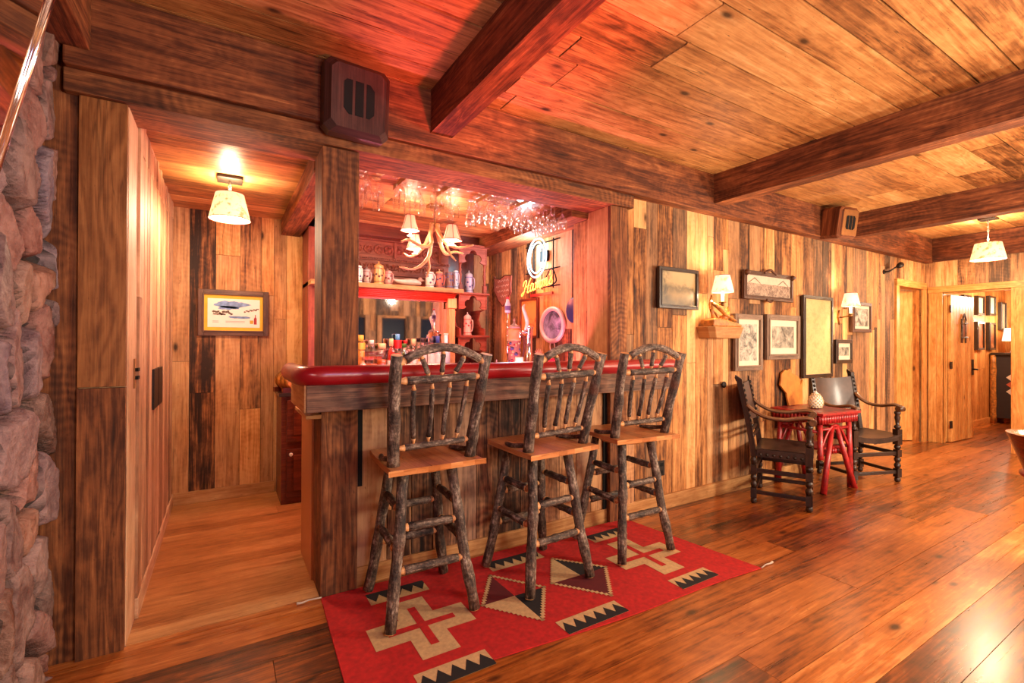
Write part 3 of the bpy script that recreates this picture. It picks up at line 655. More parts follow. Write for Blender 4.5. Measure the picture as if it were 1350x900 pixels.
# ------------------------------------------------------------------ rug
def rug():
    A, B, D_, C_ = Vector((.446, 2.655, 0)), Vector((2.64, 2.672, 0)), Vector((.41, 1.795, 0)), Vector((2.765, 1.657, 0))
    mb = MB(); mats = [plain('rug red wool', srgb(172, 20, 18), .95, var=.16, scale=40), plain('rug beige wool', srgb(190, 158, 110), .95, var=.1, scale=60),
                       plain('rug black wool', srgb(24, 18, 18), .95, var=.1), plain('rug maroon wool', srgb(88, 10, 16), .95, var=.1)]
    def hz(x, y): return .006 + .0025*(noise.noise(Vector((x*2.3, y*2.3, .5)))+.5)
    # outline mapping keeps the slightly skewed shape
    def fn(a, b):
        p = (A*(1-a)+B*a)*(1-b)+(D_*(1-a)+C_*a)*b
        p.y += .012*math.sin(a*9)*b; p.z = hz(p.x, p.y); return p
    mb.grid(lambda a, b: fn(a, 1-b), 80, 34, 0, uvs=(2.3, 1))
    # edges
    for e in (lambda t: fn(t, 0), lambda t: fn(t, 1), lambda t: fn(0, t), lambda t: fn(1, t)):
        mb.tube([e(i/24)*1.0+Vector((0, 0, -.003)) for i in range(25)], .004, 6, 0)
    def poly(pts, m, up=.0012):
        # fan of narrow strips so that it follows the wool surface
        mb.face([(x, y, hz(x, y)+up) for x, y in pts], [(x, y) for x, y in pts], mb.rnd(), m)
    def tri_strip(pts, m, up=.0012): poly(pts if sum(pts[i][0]*pts[(i+1) % len(pts)][1]-pts[(i+1) % len(pts)][0]*pts[i][1] for i in range(len(pts))) > 0 else pts[::-1], m, up)
    def rect(x0, x1, y0, y1, m, up=.0012):
        nx = max(1, int((x1-x0)/.03)); ny = max(1, int((y1-y0)/.03))
        mb.grid(lambda a, b: (x0+(x1-x0)*a, y0+(y1-y0)*b, hz(x0+(x1-x0)*a, y0+(y1-y0)*b)+up), nx, ny, m)
    for cx, cy_ in ((.815, 2.155), (2.29, 2.145)):
        aw, L = .088, .243
        rect(cx-aw, cx+aw, cy_-L, cy_+L, 1); rect(cx-L, cx-aw, cy_-aw, cy_+aw, 1); rect(cx+aw, cx+L, cy_-aw, cy_+aw, 1)
        rect(cx-.02, cx+.02, cy_-.165, cy_+.165, 0, .0022); rect(cx-.165, cx-.02, cy_-.02, cy_+.02, 0, .0022); rect(cx+.02, cx+.165, cy_-.02, cy_+.02, 0, .0022)
    def comb(x0, x1, yo, yi, n):
        # beige bar, black teeth rising from the outer edge
        lo, hi = min(yo, yi), max(yo, yi); rect(x0, x1, lo, hi, 1)
        w_ = (x1-x0)/n; s = 1 if yi > yo else -1; h_ = abs(yi-yo)
        rect(x0, x1, min(yo, yo+s*h_*.28), max(yo, yo+s*h_*.28), 2, .002)
        for i in range(n): tri_strip([(x0+i*w_, yo+s*h_*.26), (x0+(i+1)*w_, yo+s*h_*.26), (x0+(i+.5)*w_, yo+s*h_*.82)], 2, .002)
    for x0, x1, n in ((.65, .965, 5), (1.36, 1.73, 6), (2.15, 2.45, 5)):
        comb(x0, x1, 2.560, 2.445, n); comb(x0+.01, x1+.02, 1.735, 1.845, n)
    for (T, Rr, B_, L_), cols in ((((1.322, 2.407), (1.515, 2.145), (1.33, 1.895), (1.141, 2.155)), (3, 0, 1, 2)), (((1.76, 2.40), (1.965, 2.145), (1.772, 1.89), (1.578, 2.155)), (1, 2, 3, 3))):
        Cc = ((L_[0]+Rr[0])/2, (T[1]+B_[1])/2)
        for q, m in zip(((L_, T), (T, Rr), (B_, L_), (Rr, B_)), cols):
            if m == 0: continue
            tri_strip([q[0], q[1], Cc], m, .0016)
        ring = [T, Rr, B_, L_]
        for i in range(4):
            a, b = ring[i], ring[(i+1) % 4]; n = 13
            for k in range(n+1):
                x, y = a[0]+(b[0]-a[0])*k/n, a[1]+(b[1]-a[1])*k/n
                rect(x-.0105, x+.0105, y-.0105, y+.0105, 1, .0026)
    r = thing('woven_rug', 'red woven rug with beige stepped crosses and black teeth under the bar stools', 'rug', (0, 0, 0))
    mb.build('rug_weave', mats, r)
    for p, d in ((A, (-.12, .0)), (B, (.06, .07)), (C_, (.13, .01)), (D_, (-.08, -.08))):
        m2 = MB(); q = [Vector((p.x, p.y, .010)), Vector((p.x+d[0]*.5, p.y+d[1]*.5+.008, .009)), Vector((p.x+d[0]*.8, p.y+d[1]*.8, .008)), Vector((p.x+d[0], p.y+d[1], .010))]
        m2.tube(q, [.0035, .0035, .005, .008], 7); m2.build('tassel', M['cord'], r)
    return r
rug()

# ------------------------------------------------------------------ bar stools
def log(mb, a, b, r0, r1=None, bend=.0, peel=0, n=10, rg=random, tp=.75):
    """bark covered branch, optional peeled tapered ends"""
    a, b = Vector(a), Vector(b); r1 = r1 or r0; d = b-a; L = d.length; rn = mb.rnd()
    s = d.normalized().cross(Vector((.3, .5, .8))).normalized()
    ph = rg.uniform(0, 6); pts, rad = [], []; K = 9
    for i in range(K+1):
        t = i/K; r = r0+(r1-r0)*t
        pts.append(a+d*t+s*bend*math.sin(t*math.pi)+s*.0022*math.sin(t*11+ph)); rad.append(r*(1+.07*math.sin(t*17+ph)+.05*math.sin(t*31+ph*2)))
    if peel:
        e = min(peel, L*.25); i0, i1 = e/L, 1-e/L
        q0, q1 = a+d*i0, b-d*i0
        mb.tube([a, a+d*i0*.5, q0], [r0*tp*.7, r0*tp*.8, r0*.97], n, 1, rn=rn); mb.tube([q1, b-d*i0*.5, b], [r1*.97, r1*tp*.8, r1*tp*.7], n, 1, rn=rn)
        pts = [a+d*(i0+(i1-i0)*i/K)+s*bend*math.sin(i/K*math.pi) for i in range(K+1)]
    mb.tube(pts, rad, n, 0, cap=1, rn=rn)
BM = None
def stool():
    t = thing('bar_stool', 'log bar stool', 'bar stool', (0, 0, 0), 0, None)
    mats = [M['bark'], M['peel']]
    # seat: glued strips shaped as one slab
    mb = MB(); out = [(-.235, -.235), (-.215, -.255), (.215, -.255), (.235, -.235), (.225, -.02), (.20, .19), (.16, .235), (-.16, .235), (-.20, .19), (-.225, -.02)]
    sm = [(v.x, v.y) for v in spline([(a, b, 0) for a, b in out], 4, True)]
    # strips across the width, clipped to the outline
    def clip(poly, x0, x1):
        for s_, c in ((1, x0), (-1, x1)):
            o_ = []
            for i in range(len(poly)):
                p, q = poly[i], poly[(i+1) % len(poly)]; ip, iq = s_*(p[0]-c) >= 0, s_*(q[0]-c) >= 0
                if ip: o_.append(p)
                if ip != iq: k = (c-p[0])/(q[0]-p[0]); o_.append((c, p[1]+(q[1]-p[1])*k))
            poly = o_
        return poly
    xs = [-.25, -.18, -.115, -.06, .0, .055, .12, .185, .25]
    for i in range(8):
        pl = clip(sm, xs[i], xs[i+1])
        if len(pl) > 2: mb.prism(pl, .735, .762, 'xy', 0, grain='b')
    mb.build('seat', M['seat'], t, .003)
    mb = MB(); mb.lathe([(.15, .700), (.16, .712), (.16, .735)], 20); mb.build('swivel_plate', M['trimpine'], t)
    T = {}; B_ = {}
    for sx in (-1, 1):
        for sy in (-1, 1):
            top, bot = Vector((sx*.125, sy*.125, .712)), Vector((sx*.213, sy*.220, .012)); T[sx, sy] = top; B_[sx, sy] = bot
            mb = MB(); log(mb, bot, top, .0285, .0265, bend=.006*sx, n=12); mb.tube([bot-(top-bot).normalized()*.006, bot], [.022, .026], 10, 1); mb.build('leg', mats, t)
    def at(k, z): a, b = B_[k], T[k]; return a+(b-a)*((z-a.z)/(b.z-a.z))
    for k0, k1, zs in (((-1, -1), (1, -1), (.265, .455)), ((-1, 1), (1, 1), (.27, .46)), ((-1, -1), (-1, 1), (.36, .54)), ((1, -1), (1, 1), (.355, .535))):
        for z in zs:
            mb = MB(); log(mb, at(k0, z), at(k1, z+.004), .021, .020, peel=.045); mb.build('rung', mats, t)
    PL, PR = [(Vector((s_*.198, -.168, .748)), Vector((s_*.230, -.294, 1.285))) for s_ in (-1, 1)]
    for a, b in (PL, PR):
        mb = MB(); log(mb, a, b, .029, .027, bend=.004, n=12); mb.build('back_post', mats, t)
    def on(p, z): return p[0]+(p[1]-p[0])*((z-p[0].z)/(p[1].z-p[0].z))
    for z, r_ in ((.845, .016), (1.165, .020)):
        mb = MB(); log(mb, on(PL, z), on(PR, z+.012), r_, r_, peel=.05); mb.build('back_rail', mats, t)
    a, b = on(PL, 1.25), on(PR, 1.25)
    mb = MB(); pts = []; rr = []
    for i in range(13):
        u = i/12; pts.append(a+(b-a)*u+Vector((0, -.004, (.082*math.sin(math.pi*u)**.9-.012)))); rr.append(.0215+.001*math.sin(i*1.7) if 0 < i < 12 else .015)
    mb.tube(pts[1:-1], rr[1:-1], 11, 0, cap=1); mb.tube(pts[:2], [.013, .019], 10, 1); mb.tube(pts[-2:], [.019, .013], 10, 1); mb.build('crest_rail', mats, t)
    lo0, lo1, hi0, hi1 = on(PL, .845), on(PR, .857), on(PL, 1.165), on(PR, 1.177)
    for i in range(4):
        u0 = .23+.18*i; u1 = .19+.205*i
        mb = MB(); log(mb, lo0+(lo1-lo0)*u0+Vector((0, 0, .012)), hi0+(hi1-hi0)*u1-Vector((0, 0, .014)), .0125, .0125, bend=.004*(-1)**i, peel=.03, n=8); mb.build('spindle', mats, t)
    for i in range(3):
        u0 = .36+.14*i; u1 = .28+.22*i; i1 = int(round(u1*12))
        mb = MB(); log(mb, hi0+(hi1-hi0)*u0+Vector((0, 0, .012)), pts[i1]-Vector((0, 0, .012)), .0125, .0125, peel=.02, n=8); mb.build('spindle', mats, t)
    for s_, p in ((-1, PL), (1, PR)):
        a = on(p, .80); mb = MB(); q = spline([a, (s_*.217, -.13, .79), (s_*.214, -.04, .775), (s_*.19, .05, .770)], 4); mb.tube(q, [.013]*(len(q)-2)+[.011, .008], 8, 0, cap=1); mb.build('seat_bracket', mats, t)
    return t
def pose(o, yaw, legs):
    o.rotation_euler = (0, 0, yaw)
    for c_ in o.children:
        if c_.name.split('.')[0] in ('leg', 'rung'): c_.rotation_euler = (0, 0, legs-yaw)
st = stool(); st.location = (.877, 2.36, .011); st['label'] = 'leftmost of three bark-covered log bar stools, standing on the left rug cross'
s_2 = dup(st, (1.573, 2.30, .011), 0, 'middle of the three bark-covered log bar stools, standing on the rug diamonds')
s_3 = dup(st, (2.275, 2.32, .011), 0, 'rightmost of the three bark-covered log bar stools, by the end of the red armrest')
pose(st, .02, -.04); pose(s_2, .083, .048); pose(s_3, -.09, -.02)
for o in list(C.objects):
    if o.name.startswith('bar_stool'): o['group'] = 'log bar stools along the bar'

# ------------------------------------------------------------------ leather armchairs
def turned(z0, z1, r, beads):
    """profile between two heights with swellings"""
    n = 28; out = []
    for i in range(n+1):
        t = i/n; k = abs(math.sin(t*math.pi*beads)); out.append((r*(.62+.5*k), z0+(z1-z0)*t))
    return out
def armchair():
    t = thing('armchair', 'x', 'armchair', (0, 0, 0)); dw, ar = M['darkwood'], M['armwood']
    wX, yF, yB = .255, .20, -.20
    def blk(mb, x, y, z0, z1, r=.024): mb.box((x-r, y-r, z0), (x+r, y+r, z1), grain=2)
    for s_ in (-1, 1):
        x = s_*wX; mb = MB()
        mb.lathe([(.014, 0), (.026, .012), (.027, .035), (.016, .05)], 12, at=(x, yF, 0)); blk(mb, x, yF, .05, .135)
        mb.lathe(turned(.135, .25, .026, 2), 12, at=(x, yF, 0)); blk(mb, x, yF, .25, .32)
        mb.lathe(turned(.32, .37, .026, 1), 12, at=(x, yF, 0)); blk(mb, x, yF, .37, .52, .027)
        mb.lathe([(.016, .52), (.03, .535), (.03, .55), (.014, .562), (.019, .60), (.026, .635), (.018, .66), (.028, .672), (.028, .688), (.015, .70), (.018, .725)], 12, at=(x, yF, 0)); mb.build('front_leg', dw, t)
        mb = MB()
        mb.lathe([(.014, 0), (.024, .012), (.025, .035), (.016, .05)], 12, at=(x, yB, 0)); blk(mb, x, yB, .05, .135, .022)
        mb.lathe(turned(.135, .25, .023, 2), 12, at=(x, yB, 0)); blk(mb, x, yB, .25, .33, .022)
        mb.lathe(turned(.33, .40, .023, 1), 12, at=(x, yB, 0))
        # raked upper post with its finial
        rk = lambda z: yB-.11*((z-.40)/.62)**1.2 if z > .4 else yB
        prev = None
        for i in range(9):
            z0, z1 = .40+.07*i, .40+.07*(i+1)
            y0, y1 = rk(z0), rk(z1)
            P = [(x-.021, y0-.021, z0), (x+.021, y0-.021, z0), (x+.021, y0+.021, z0), (x-.021, y0+.021, z0)]
            Q = [(x-.021, y1-.021, z1), (x+.021, y1-.021, z1), (x+.021, y1+.021, z1), (x-.021, y1+.021, z1)]
            for k in range(4):
                k2 = (k+1) % 4; mb.face([P[k], P[k2], Q[k2], Q[k]], [(z0, .04*k), (z0, .04*k+.04), (z1, .04*k+.04), (z1, .04*k)], (.5, .5, .5, 1))
        yT = rk(1.03)
        mb.prism([(yT-.024, 1.03), (yT+.024, 1.03), (yT+.020, 1.05), (yT-.005, 1.065), (yT-.03, 1.085), (yT-.036, 1.06)], x-.021, x+.021, 'yz'); mb.build('back_post', dw, t)
        for k in range(9):
            z = .66+.042*k; mb = MB(); mb.lathe([(.0, .013), (.011, .009), (.016, 0)][::-1], 8, at=(x, rk(z)+.020, z), axis=Matrix.Rotation(R(-90), 3, 'X')); mb.build('stud', M['iron'], t)
        # arm: sweeping S curve ending in a scroll
        mb = MB(); pts = spline([(x, rk(.80)+.01, .83), (x, -.19, .775), (x*1.02, -.10, .735), (x*1.05, .02, .728), (x*1.04, .11, .745), (x*1.03, .18, .755), (x*1.02, .225, .742)], 5)
        mb.tube(pts, [.026]*len(pts), 10, 0, sq=.62); mb.tube([(x*1.02-.032, .225, .722), (x*1.02+.032, .225, .722)], .028, 14); mb.build('arm', ar, t)
        mb = MB(); mb.box((x-.012, yB, .085), (x+.012, yF, .115)); mb.build('stretcher', dw, t, .002)
        mb = MB(); mb.box((x-.012, yB, .265), (x+.012, yF, .30)); mb.build('stretcher', dw, t, .002)
        mb = MB(); mb.box((x-.016, yB, .405), (x+.016, yF, .455)); mb.build('seat_rail', dw, t, .002)
    for y, z, h in ((yF, .085, .03), (yF, .265, .035), (yB, .085, .03), (yB, .265, .035)):
        mb = MB(); mb.box((-wX, y-.012, z), (wX, y+.012, z+h)); mb.build('stretcher', dw, t, .002)
    for z in (.555, .60):
        mb = MB(); mb.lathe([(.012, -wX), (.016, -.12), (.012, 0), (.016, .12), (.012, wX)], 8, at=(0, yB-.018-(z-.555)*.3, z), axis=Matrix.Rotation(R(90), 3, 'Y')); mb.build('back_rail', dw, t)
    mb = MB()
    def st_(a, b):
        x = (a-.5)*2*(wX+.018); y = yB+(yF-yB+.03)*b; c = 1-(2*a-1)**2
        return (x, y, .470-.028*c+.004*math.sin(b*3))
    mb.grid(st_, 16, 8, uvs=(.5, .4)); mb.grid(lambda a, b: Vector(st_(1-a, b))-Vector((0, 0, .012)), 16, 8, uvs=(.5, .4))
    for s_ in (-1, 1):
        f = [(s_*(wX+.018), yB+.02), (s_*(wX+.018), yF-.03)]
        mb.box((min(s_*(wX+.016), s_*(wX+.024)), yB+.025, .405), (max(s_*(wX+.016), s_*(wX+.024)), yF-.03, .470))
    mb.grid(lambda a, b: ((a-.5)*2*(wX-.02), yF+.028, .468-.028*(1-(2*a-1)**2)-.05*b), 16, 2)
    mb.build('seat', M['leather'], t)
    for s_ in (-1, 1):
        for k in range(7):
            mb = MB(); mb.lathe([(.013, 0), (.010, .006), (0, .009)], 8, at=(s_*(wX+.024), yB+.05+.05*k, .425), axis=Matrix.Rotation(R(90*s_), 3, 'Y')); mb.build('stud', M['iron'], t)
    mb = MB()
    def bk(a, b):
        x = (a-.5)*2*(wX-.005); z = .665+.345*b; z -= .022*(1-(2*a-1)**2)*(b**2); y = yB-.11*((z-.40)/.62)**1.2+.018-.035*(1-(2*a-1)**2)
        return (x, y, z)
    mb.grid(bk, 14, 8, uvs=(.5, .4)); mb.grid(lambda a, b: Vector(bk(1-a, b))-Vector((0, .010, 0)), 14, 8, uvs=(.5, .4)); mb.build('backrest', M['leatherback'], t)
    return t
ac = armchair()
ac.location = (4.175, 2.315, 0); ac.rotation_euler = (0, 0, R(-154.0)); ac['label'] = 'dark leather armchair left of the red table, seen in profile'
dup(ac, (5.505, 2.30, 0), R(160), 'dark leather armchair right of the red table, its leather back showing')
for o in list(C.objects):
    if o.name.startswith('armchair'): o['group'] = 'studded leather armchairs at the red table'

# ------------------------------------------------------------------ red table
def red_table():
    t = thing('side_table', 'small square red table with a slatted apron between the leather armchairs', 'table', (4.885, 2.41, 0), R(-6)); m = M['redpaint']
    mb = MB(); mb.box((-.285, -.265, .705), (.285, .265, .73)); mb.build('table_top', M['redpaint'], t, .005)
    mb = MB(); mb.box((-.22, -.20, .7302), (.22, .20, .7318)); mb.build('top_inlay', M['tabletop'], t)
    mb = MB()
    for s_ in (-1, 1):
        for k in range(15): mb.tube([(-.255+.51*k/14, s_*.235, .63), (-.255+.51*k/14, s_*.235, .705)], .0155, 8, 0)
        for k in range(13): mb.tube([(s_*.262, -.22+.44*k/12, .63), (s_*.262, -.22+.44*k/12, .705)], .0155, 8, 0)
    mb.box((-.25, -.225, .64), (.25, .225, .70)); mb.build('apron', m, t)
    for sx in (-1, 1):
        for sy in (-1, 1):
            mb = MB(); mb.tube([(sx*.215, sy*.19, .70), (sx*.222, sy*.20, .35), (sx*.225, sy*.205, 0 if sx*sy < 0 else .30)], [.022, .024, .028], 10); mb.build('leg', m, t)
            mb = MB(); mb.tube([(sx*.03, sy*.19, .60), (sx*.15, sy*.215, .25), (sx*.235, sy*.235, 0)], [.020, .025, .028], 10); mb.build('diagonal_leg', m, t)
    for s_ in (-1, 1):
        mb = MB(); mb.tube([(-.22, s_*.19, .57), (.22, s_*.19, .57)], .015, 8); mb.build('brace', m, t)
        mb = MB(); mb.tube([(s_*.22, -.19, .55), (s_*.22, .19, .55)], .015, 8); mb.build('brace', m, t)
        mb = MB(); mb.tube(spline([(-.20, s_*.195, .40), (-.10, s_*.195, .55), (0, s_*.195, .60), (.10, s_*.195, .55), (.20, s_*.195, .40)], 4), .012, 8); mb.build('arch_brace', m, t)
    mb = MB(); mb.box((-.16, -.15, .37), (.16, .15, .388))
    for k in range(9):
        for s_ in (-1, 1): mb.tube([(-.15+.3*k/8, s_*.155, .325), (-.15+.3*k/8, s_*.155, .372)], .014, 7)
    mb.build('lower_shelf', m, t)
    return t
red_table()
# state shaped board leaning on the wall and the cone ornament
t = thing('wooden_plaque', 'orange wooden board with a ragged map-like outline propped behind the red table', 'plaque', (4.97, 2.655, .73))
mb = MB(); wi = [(-.10, 0), (.16, 0), (.18, .10), (.185, .18), (.215, .27), (.20, .285), (.15, .22), (.15, .29), (.10, .33), (.0, .37), (-.04, .42), (-.10, .40), (-.13, .41), (-.20, .37), (-.22, .29), (-.24, .24), (-.19, .19), (-.13, .14), (-.12, .06)]
mb.prism([(a*.95, b*.88) for a, b in wi], -.009, .009, 'xz', 0); mb.build('board', M['plaque'], t, .002)
t.location = (4.96, 2.64, .734); t.rotation_euler = (R(-4), 0, 0)
t = thing('cone_ornament', 'cream honeycomb-textured egg shaped ornament standing on the red table', 'ornament', (4.90, 2.40, .7335))
mb = MB(); pr = [(.03, 0), (.05, .01), (.062, .04), (.064, .07), (.052, .11), (.03, .14), (.012, .155), (.004, .168)]; mb.lathe(pr, 20); mb.build('body', M['white'], t)
mb = MB()
for j in range(9):
    z = .012+.0155*j; r = next((pr[i][0]+(pr[i+1][0]-pr[i][0])*(z-pr[i][1])/(pr[i+1][1]-pr[i][1]) for i in range(len(pr)-1) if pr[i][1] <= z <= pr[i+1][1]), .02)
    for k in range(12):
        a = (k+.5*(j % 2))*math.pi/6; mb.lathe([(.0085, 0), (.005, .004), (0, .005)], 6, at=(r*math.cos(a), r*math.sin(a), z), axis=Matrix.Rotation(a, 3, 'Z') @ Matrix.Rotation(R(90), 3, 'Y'))
mb.build('scales', plain('tan cone scales', srgb(214, 176, 120), .6), t)

# ------------------------------------------------------------------ pictures
def engraving(name, paper, ink, scale=12, thr=(.42, .62), seed=0):
    N = NT(name); tc = N.n('ShaderNodeTexCoord'); mp = N.n('ShaderNodeMapping'); mp.inputs['Location'].default_value = (seed, seed*.7, 0); N.l(tc.outputs['Object'], mp.inputs[0])
    a = N.noise(mp.outputs[0], scale, 6, .7, .8); b = N.noise(mp.outputs[0], scale*.35, 2)
    f = N.math('ADD', N.math('MULTIPLY', a, .65), N.math('MULTIPLY', b, .35)); c = N.ramp(f, [(thr[0], ink), (thr[1], paper)]); N.l(c, N.b.inputs['Base Color']); N.b.inputs['Roughness'].default_value = .7; return N.m
PAPER = plain('cream mat board', srgb(222, 206, 178), .8, var=.03)
def picture(name, label, x0, x1, z0, z1, fw, fmat, art, mat=None, matw=0, cat='picture', d=.03, y=2.668, glassy=True, face=None, hgap=0):
    """framed picture hanging on the main wall (facing -y) with its frame, mat and print"""
    cx, cz = (x0+x1)/2, (z0+z1)/2; w_, h_ = (x1-x0)/2, (z1-z0)/2
    t = thing(name, label, cat, (cx, y, cz))
    if face: t.location, t.rotation_euler = face
    mb = MB(); r = (.5, random.random(), .5, 1)
    def mitre(a, b, c, e, g):  # outer to inner moulding strips with a raised lip
        pass
    mb.box((-w_, -d, -h_), (-w_+fw, 0, h_)); mb.box((w_-fw, -d, -h_), (w_, 0, h_)); mb.box((-w_+fw, -d, -h_), (w_-fw, 0, -h_+fw)); mb.box((-w_+fw, -d, h_-fw), (w_-fw, 0, h_))
    o = fw*.72
    for (a, b, c, e) in ((-w_+o, -w_+fw*1.08, -h_+o, h_-o), (w_-fw*1.08, w_-o, -h_+o, h_-o)): mb.box((a, -d-.005, c), (b, -d+.004, e))
    for (c, e) in ((-h_+o, -h_+fw*1.08), (h_-fw*1.08, h_-o)): mb.box((-w_+fw*1.08, -d-.005, c), (w_-fw*1.08, -d+.004, e))
    mb.build('frame', fmat, t, .003)
    if matw:
        mb = MB(); mb.box((-w_+fw, -d*.55, -h_+fw), (w_-fw, -d*.35, h_-fw)); mb.build('mat_board', mat or PAPER, t)
    a, b = w_-fw-matw, h_-fw-matw*1.15
    mb = MB(); mb.box((-a, -d*.62, -b), (a, -d*.5, b)); p = mb.build('print', art, t)
    return t, (a, b, d)
M['blackframe'] = plain('dark picture frame', srgb(46, 34, 26), .35, var=.2, coat=.2)
M['brownframe'] = wood('brown picture frame', [(0, srgb(46, 26, 18)), (.5, srgb(84, 54, 40)), (1, srgb(124, 90, 68))], tone=.1, fig=.05, fine=.2, knots=0, streak=.3, rough=.4)
def old_painting():
    N = NT('dim landscape painting'); tc = N.n('ShaderNodeTexCoord'); sp = N.n('ShaderNodeSeparateXYZ'); N.l(tc.outputs['Generated'], sp.inputs[0])
    a = N.noise(tc.outputs['Object'], 7, 6, .6, .4); z = sp.outputs[2]
    c = N.ramp(N.math('ADD', z, N.math('MULTIPLY', N.math('SUBTRACT', a, .5), .6)), [(.05, srgb(92, 76, 44)), (.35, srgb(150, 122, 72)), (.5, srgb(110, 92, 56)), (.62, srgb(176, 150, 100)), (1, srgb(190, 166, 118))])
    tr = N.math('MULTIPLY', N.rng(sp.outputs[0], .15, .35, 1, 0), N.rng(a, .4, .55, 0, .8)); c = N.mix(tr, c, srgb(48, 44, 26)); N.l(c, N.b.inputs['Base Color']); N.b.inputs['Roughness'].default_value = .35; return N.m
picture('framed_picture', 'black framed dim landscape painting on the plank wall, nearest the bar', 2.985, 3.47, 1.64, 1.978, .03, M['blackframe'], old_painting())
t, ab = picture('framed_picture', 'long ornate framed old group photograph hanging high above two grey frames', 4.12, 4.95, 1.775, 2.045, .036, M['brownframe'], engraving('group photograph', srgb(190, 164, 140), srgb(96, 74, 62), 60, (.40, .62), 3))
for s_ in (-1, 1):
    mb = MB(); mb.lathe([(0, -.01), (.03, 0), (.012, .03)], 8, at=(s_*.385, -.035, .11), axis=Matrix.Rotation(R(90), 3, 'X')); mb.build('corner_ornament', M['brownframe'], t)
mb = MB()
mb.tube(spline([(-.10, -.03, .125), (-.05, -.03, .145), (0, -.035, .160), (.05, -.03, .145), (.10, -.03, .125)], 4), .012, 8); mb.build('crest', M['brownframe'], t)
mb = MB(); mb.tube(spline([(-.06, -.03, -.128), (0, -.035, -.150), (.06, -.03, -.128)], 4), .010, 8); mb.build('bottom_crest', M['brownframe'], t)
mb = MB(); sk = plain('pale photo sky', srgb(206, 182, 158), .7)
mb.prism([(-.375, .02), (.375, .02), (.375, .094), (-.375, .094)], -.0205, -.0195, 'xz'); 
for cx in (-.24, .24): mb.prism([(cx-.10, .022), (cx, .075), (cx+.10, .022), (cx+.085, .022), (cx, .065), (cx-.085, .022)], -.0215, -.0206, 'xz', 1)
mb.build('photo_sky', [sk, M['brownframe']], t)
picture('framed_picture', 'tall grey-wood framed map-like etching with a cream mat under the mantel lamp', 3.985, 4.42, 1.103, 1.63, .045, M['logframe'], engraving('etching one', srgb(204, 196, 178), srgb(84, 82, 76), 16, (.38, .58), 1), matw=.04)
picture('framed_picture', 'squarish grey-wood framed etching of rocks and water with a wide cream mat', 4.487, 5.085, 1.20, 1.642, .05, M['logframe'], engraving('etching two', srgb(190, 180, 160), srgb(60, 56, 50), 9, (.40, .60), 2), matw=.055)
picture('framed_picture', 'tall narrow black framed golden parchment chart, largest picture on the wall', 5.15, 5.76, .997, 1.868, .035, M['blackframe'], engraving('parchment chart', srgb(208, 176, 118), srgb(160, 124, 74), 30, (.2, .55), 4))
picture('framed_picture', 'brown framed forest print half hidden behind the farther wall lamp', 6.21, 6.684, 1.495, 1.85, .038, M['brownframe'], engraving('forest print', srgb(196, 186, 168), srgb(70, 62, 54), 14, (.42, .60), 5), matw=.03)
picture('framed_picture', 'small black framed print with a cream mat, lowest picture beside the tall chart', 5.828, 6.211, 1.138, 1.407, .04, M['blackframe'], engraving('small print', srgb(170, 164, 146), srgb(40, 40, 34), 10, (.42, .56), 6), matw=.04)
# beer advert picture at the end of the corridor
t, (a_, b_, d_) = picture('framed_advert', 'dark framed lake landscape advert with a yellow mat on the corridor end wall', -.19, .342, 1.405, 1.800, .042, M['brownframe'], plain('advert paper', srgb(232, 220, 204), .6, var=.02), mat=plain('yellow mat board', srgb(226, 170, 40), .7, var=.05), matw=.028, y=4.80)
mb = MB(); cols = [plain('advert blue wash', srgb(112, 138, 178), .7, var=.3, scale=25), plain('advert rock ink', srgb(110, 90, 72), .7, var=.3, scale=60), plain('advert bottle red', srgb(150, 30, 30), .6), plain('advert beer gold', srgb(220, 150, 30), .6), plain('advert grey text ink', srgb(150, 120, 110), .7)]
def blob(cx, cz, rx, rz_, m, n=18, j=.25, y=-.0196):
    mb.prism([(cx+rx*math.cos(k*6.283/n)*(1+random.uniform(-j, j)), cz+rz_*math.sin(k*6.283/n)*(1+random.uniform(-j, j))) for k in range(n)], y, y+.0006, 'xz', m)
blob(-.02, .075, .12, .030, 0); blob(-.05, .045, .075, .016, 0); blob(.04, -.035, .085, .010, 0)
for k in range(12): blob(-.155+.012*k, .01-.006*(k % 3)+.008*math.sin(k), .011, .009, 1, 9, .4, -.0202)
for k in range(8): blob(.08+.014*k, .012+.008*(k % 2)+.003*k, .011, .006, 1, 8, .4, -.0202)
for k in range(7): blob(-.15+.013*k, -.012, .012, .006, 1, 8, .4, -.0202)
mb.prism([(.150, -.095), (.172, -.095), (.172, -.045), (.165, -.03), (.165, -.01), (.158, -.01), (.158, -.03), (.150, -.045)], -.0205, -.02, 'xz', 2); mb.prism([(.120, -.09), (.144, -.09), (.146, -.06), (.118, -.06)], -.0205, -.02, 'xz', 3)
for z in (-.072, -.082): mb.box((-.16, -.0205, z), (-.115, -.02, z+.003), 4); mb.box((-.065, -.0205, z), (.08, -.02, z+.003), 4)
mb.build('artwork', cols, t)

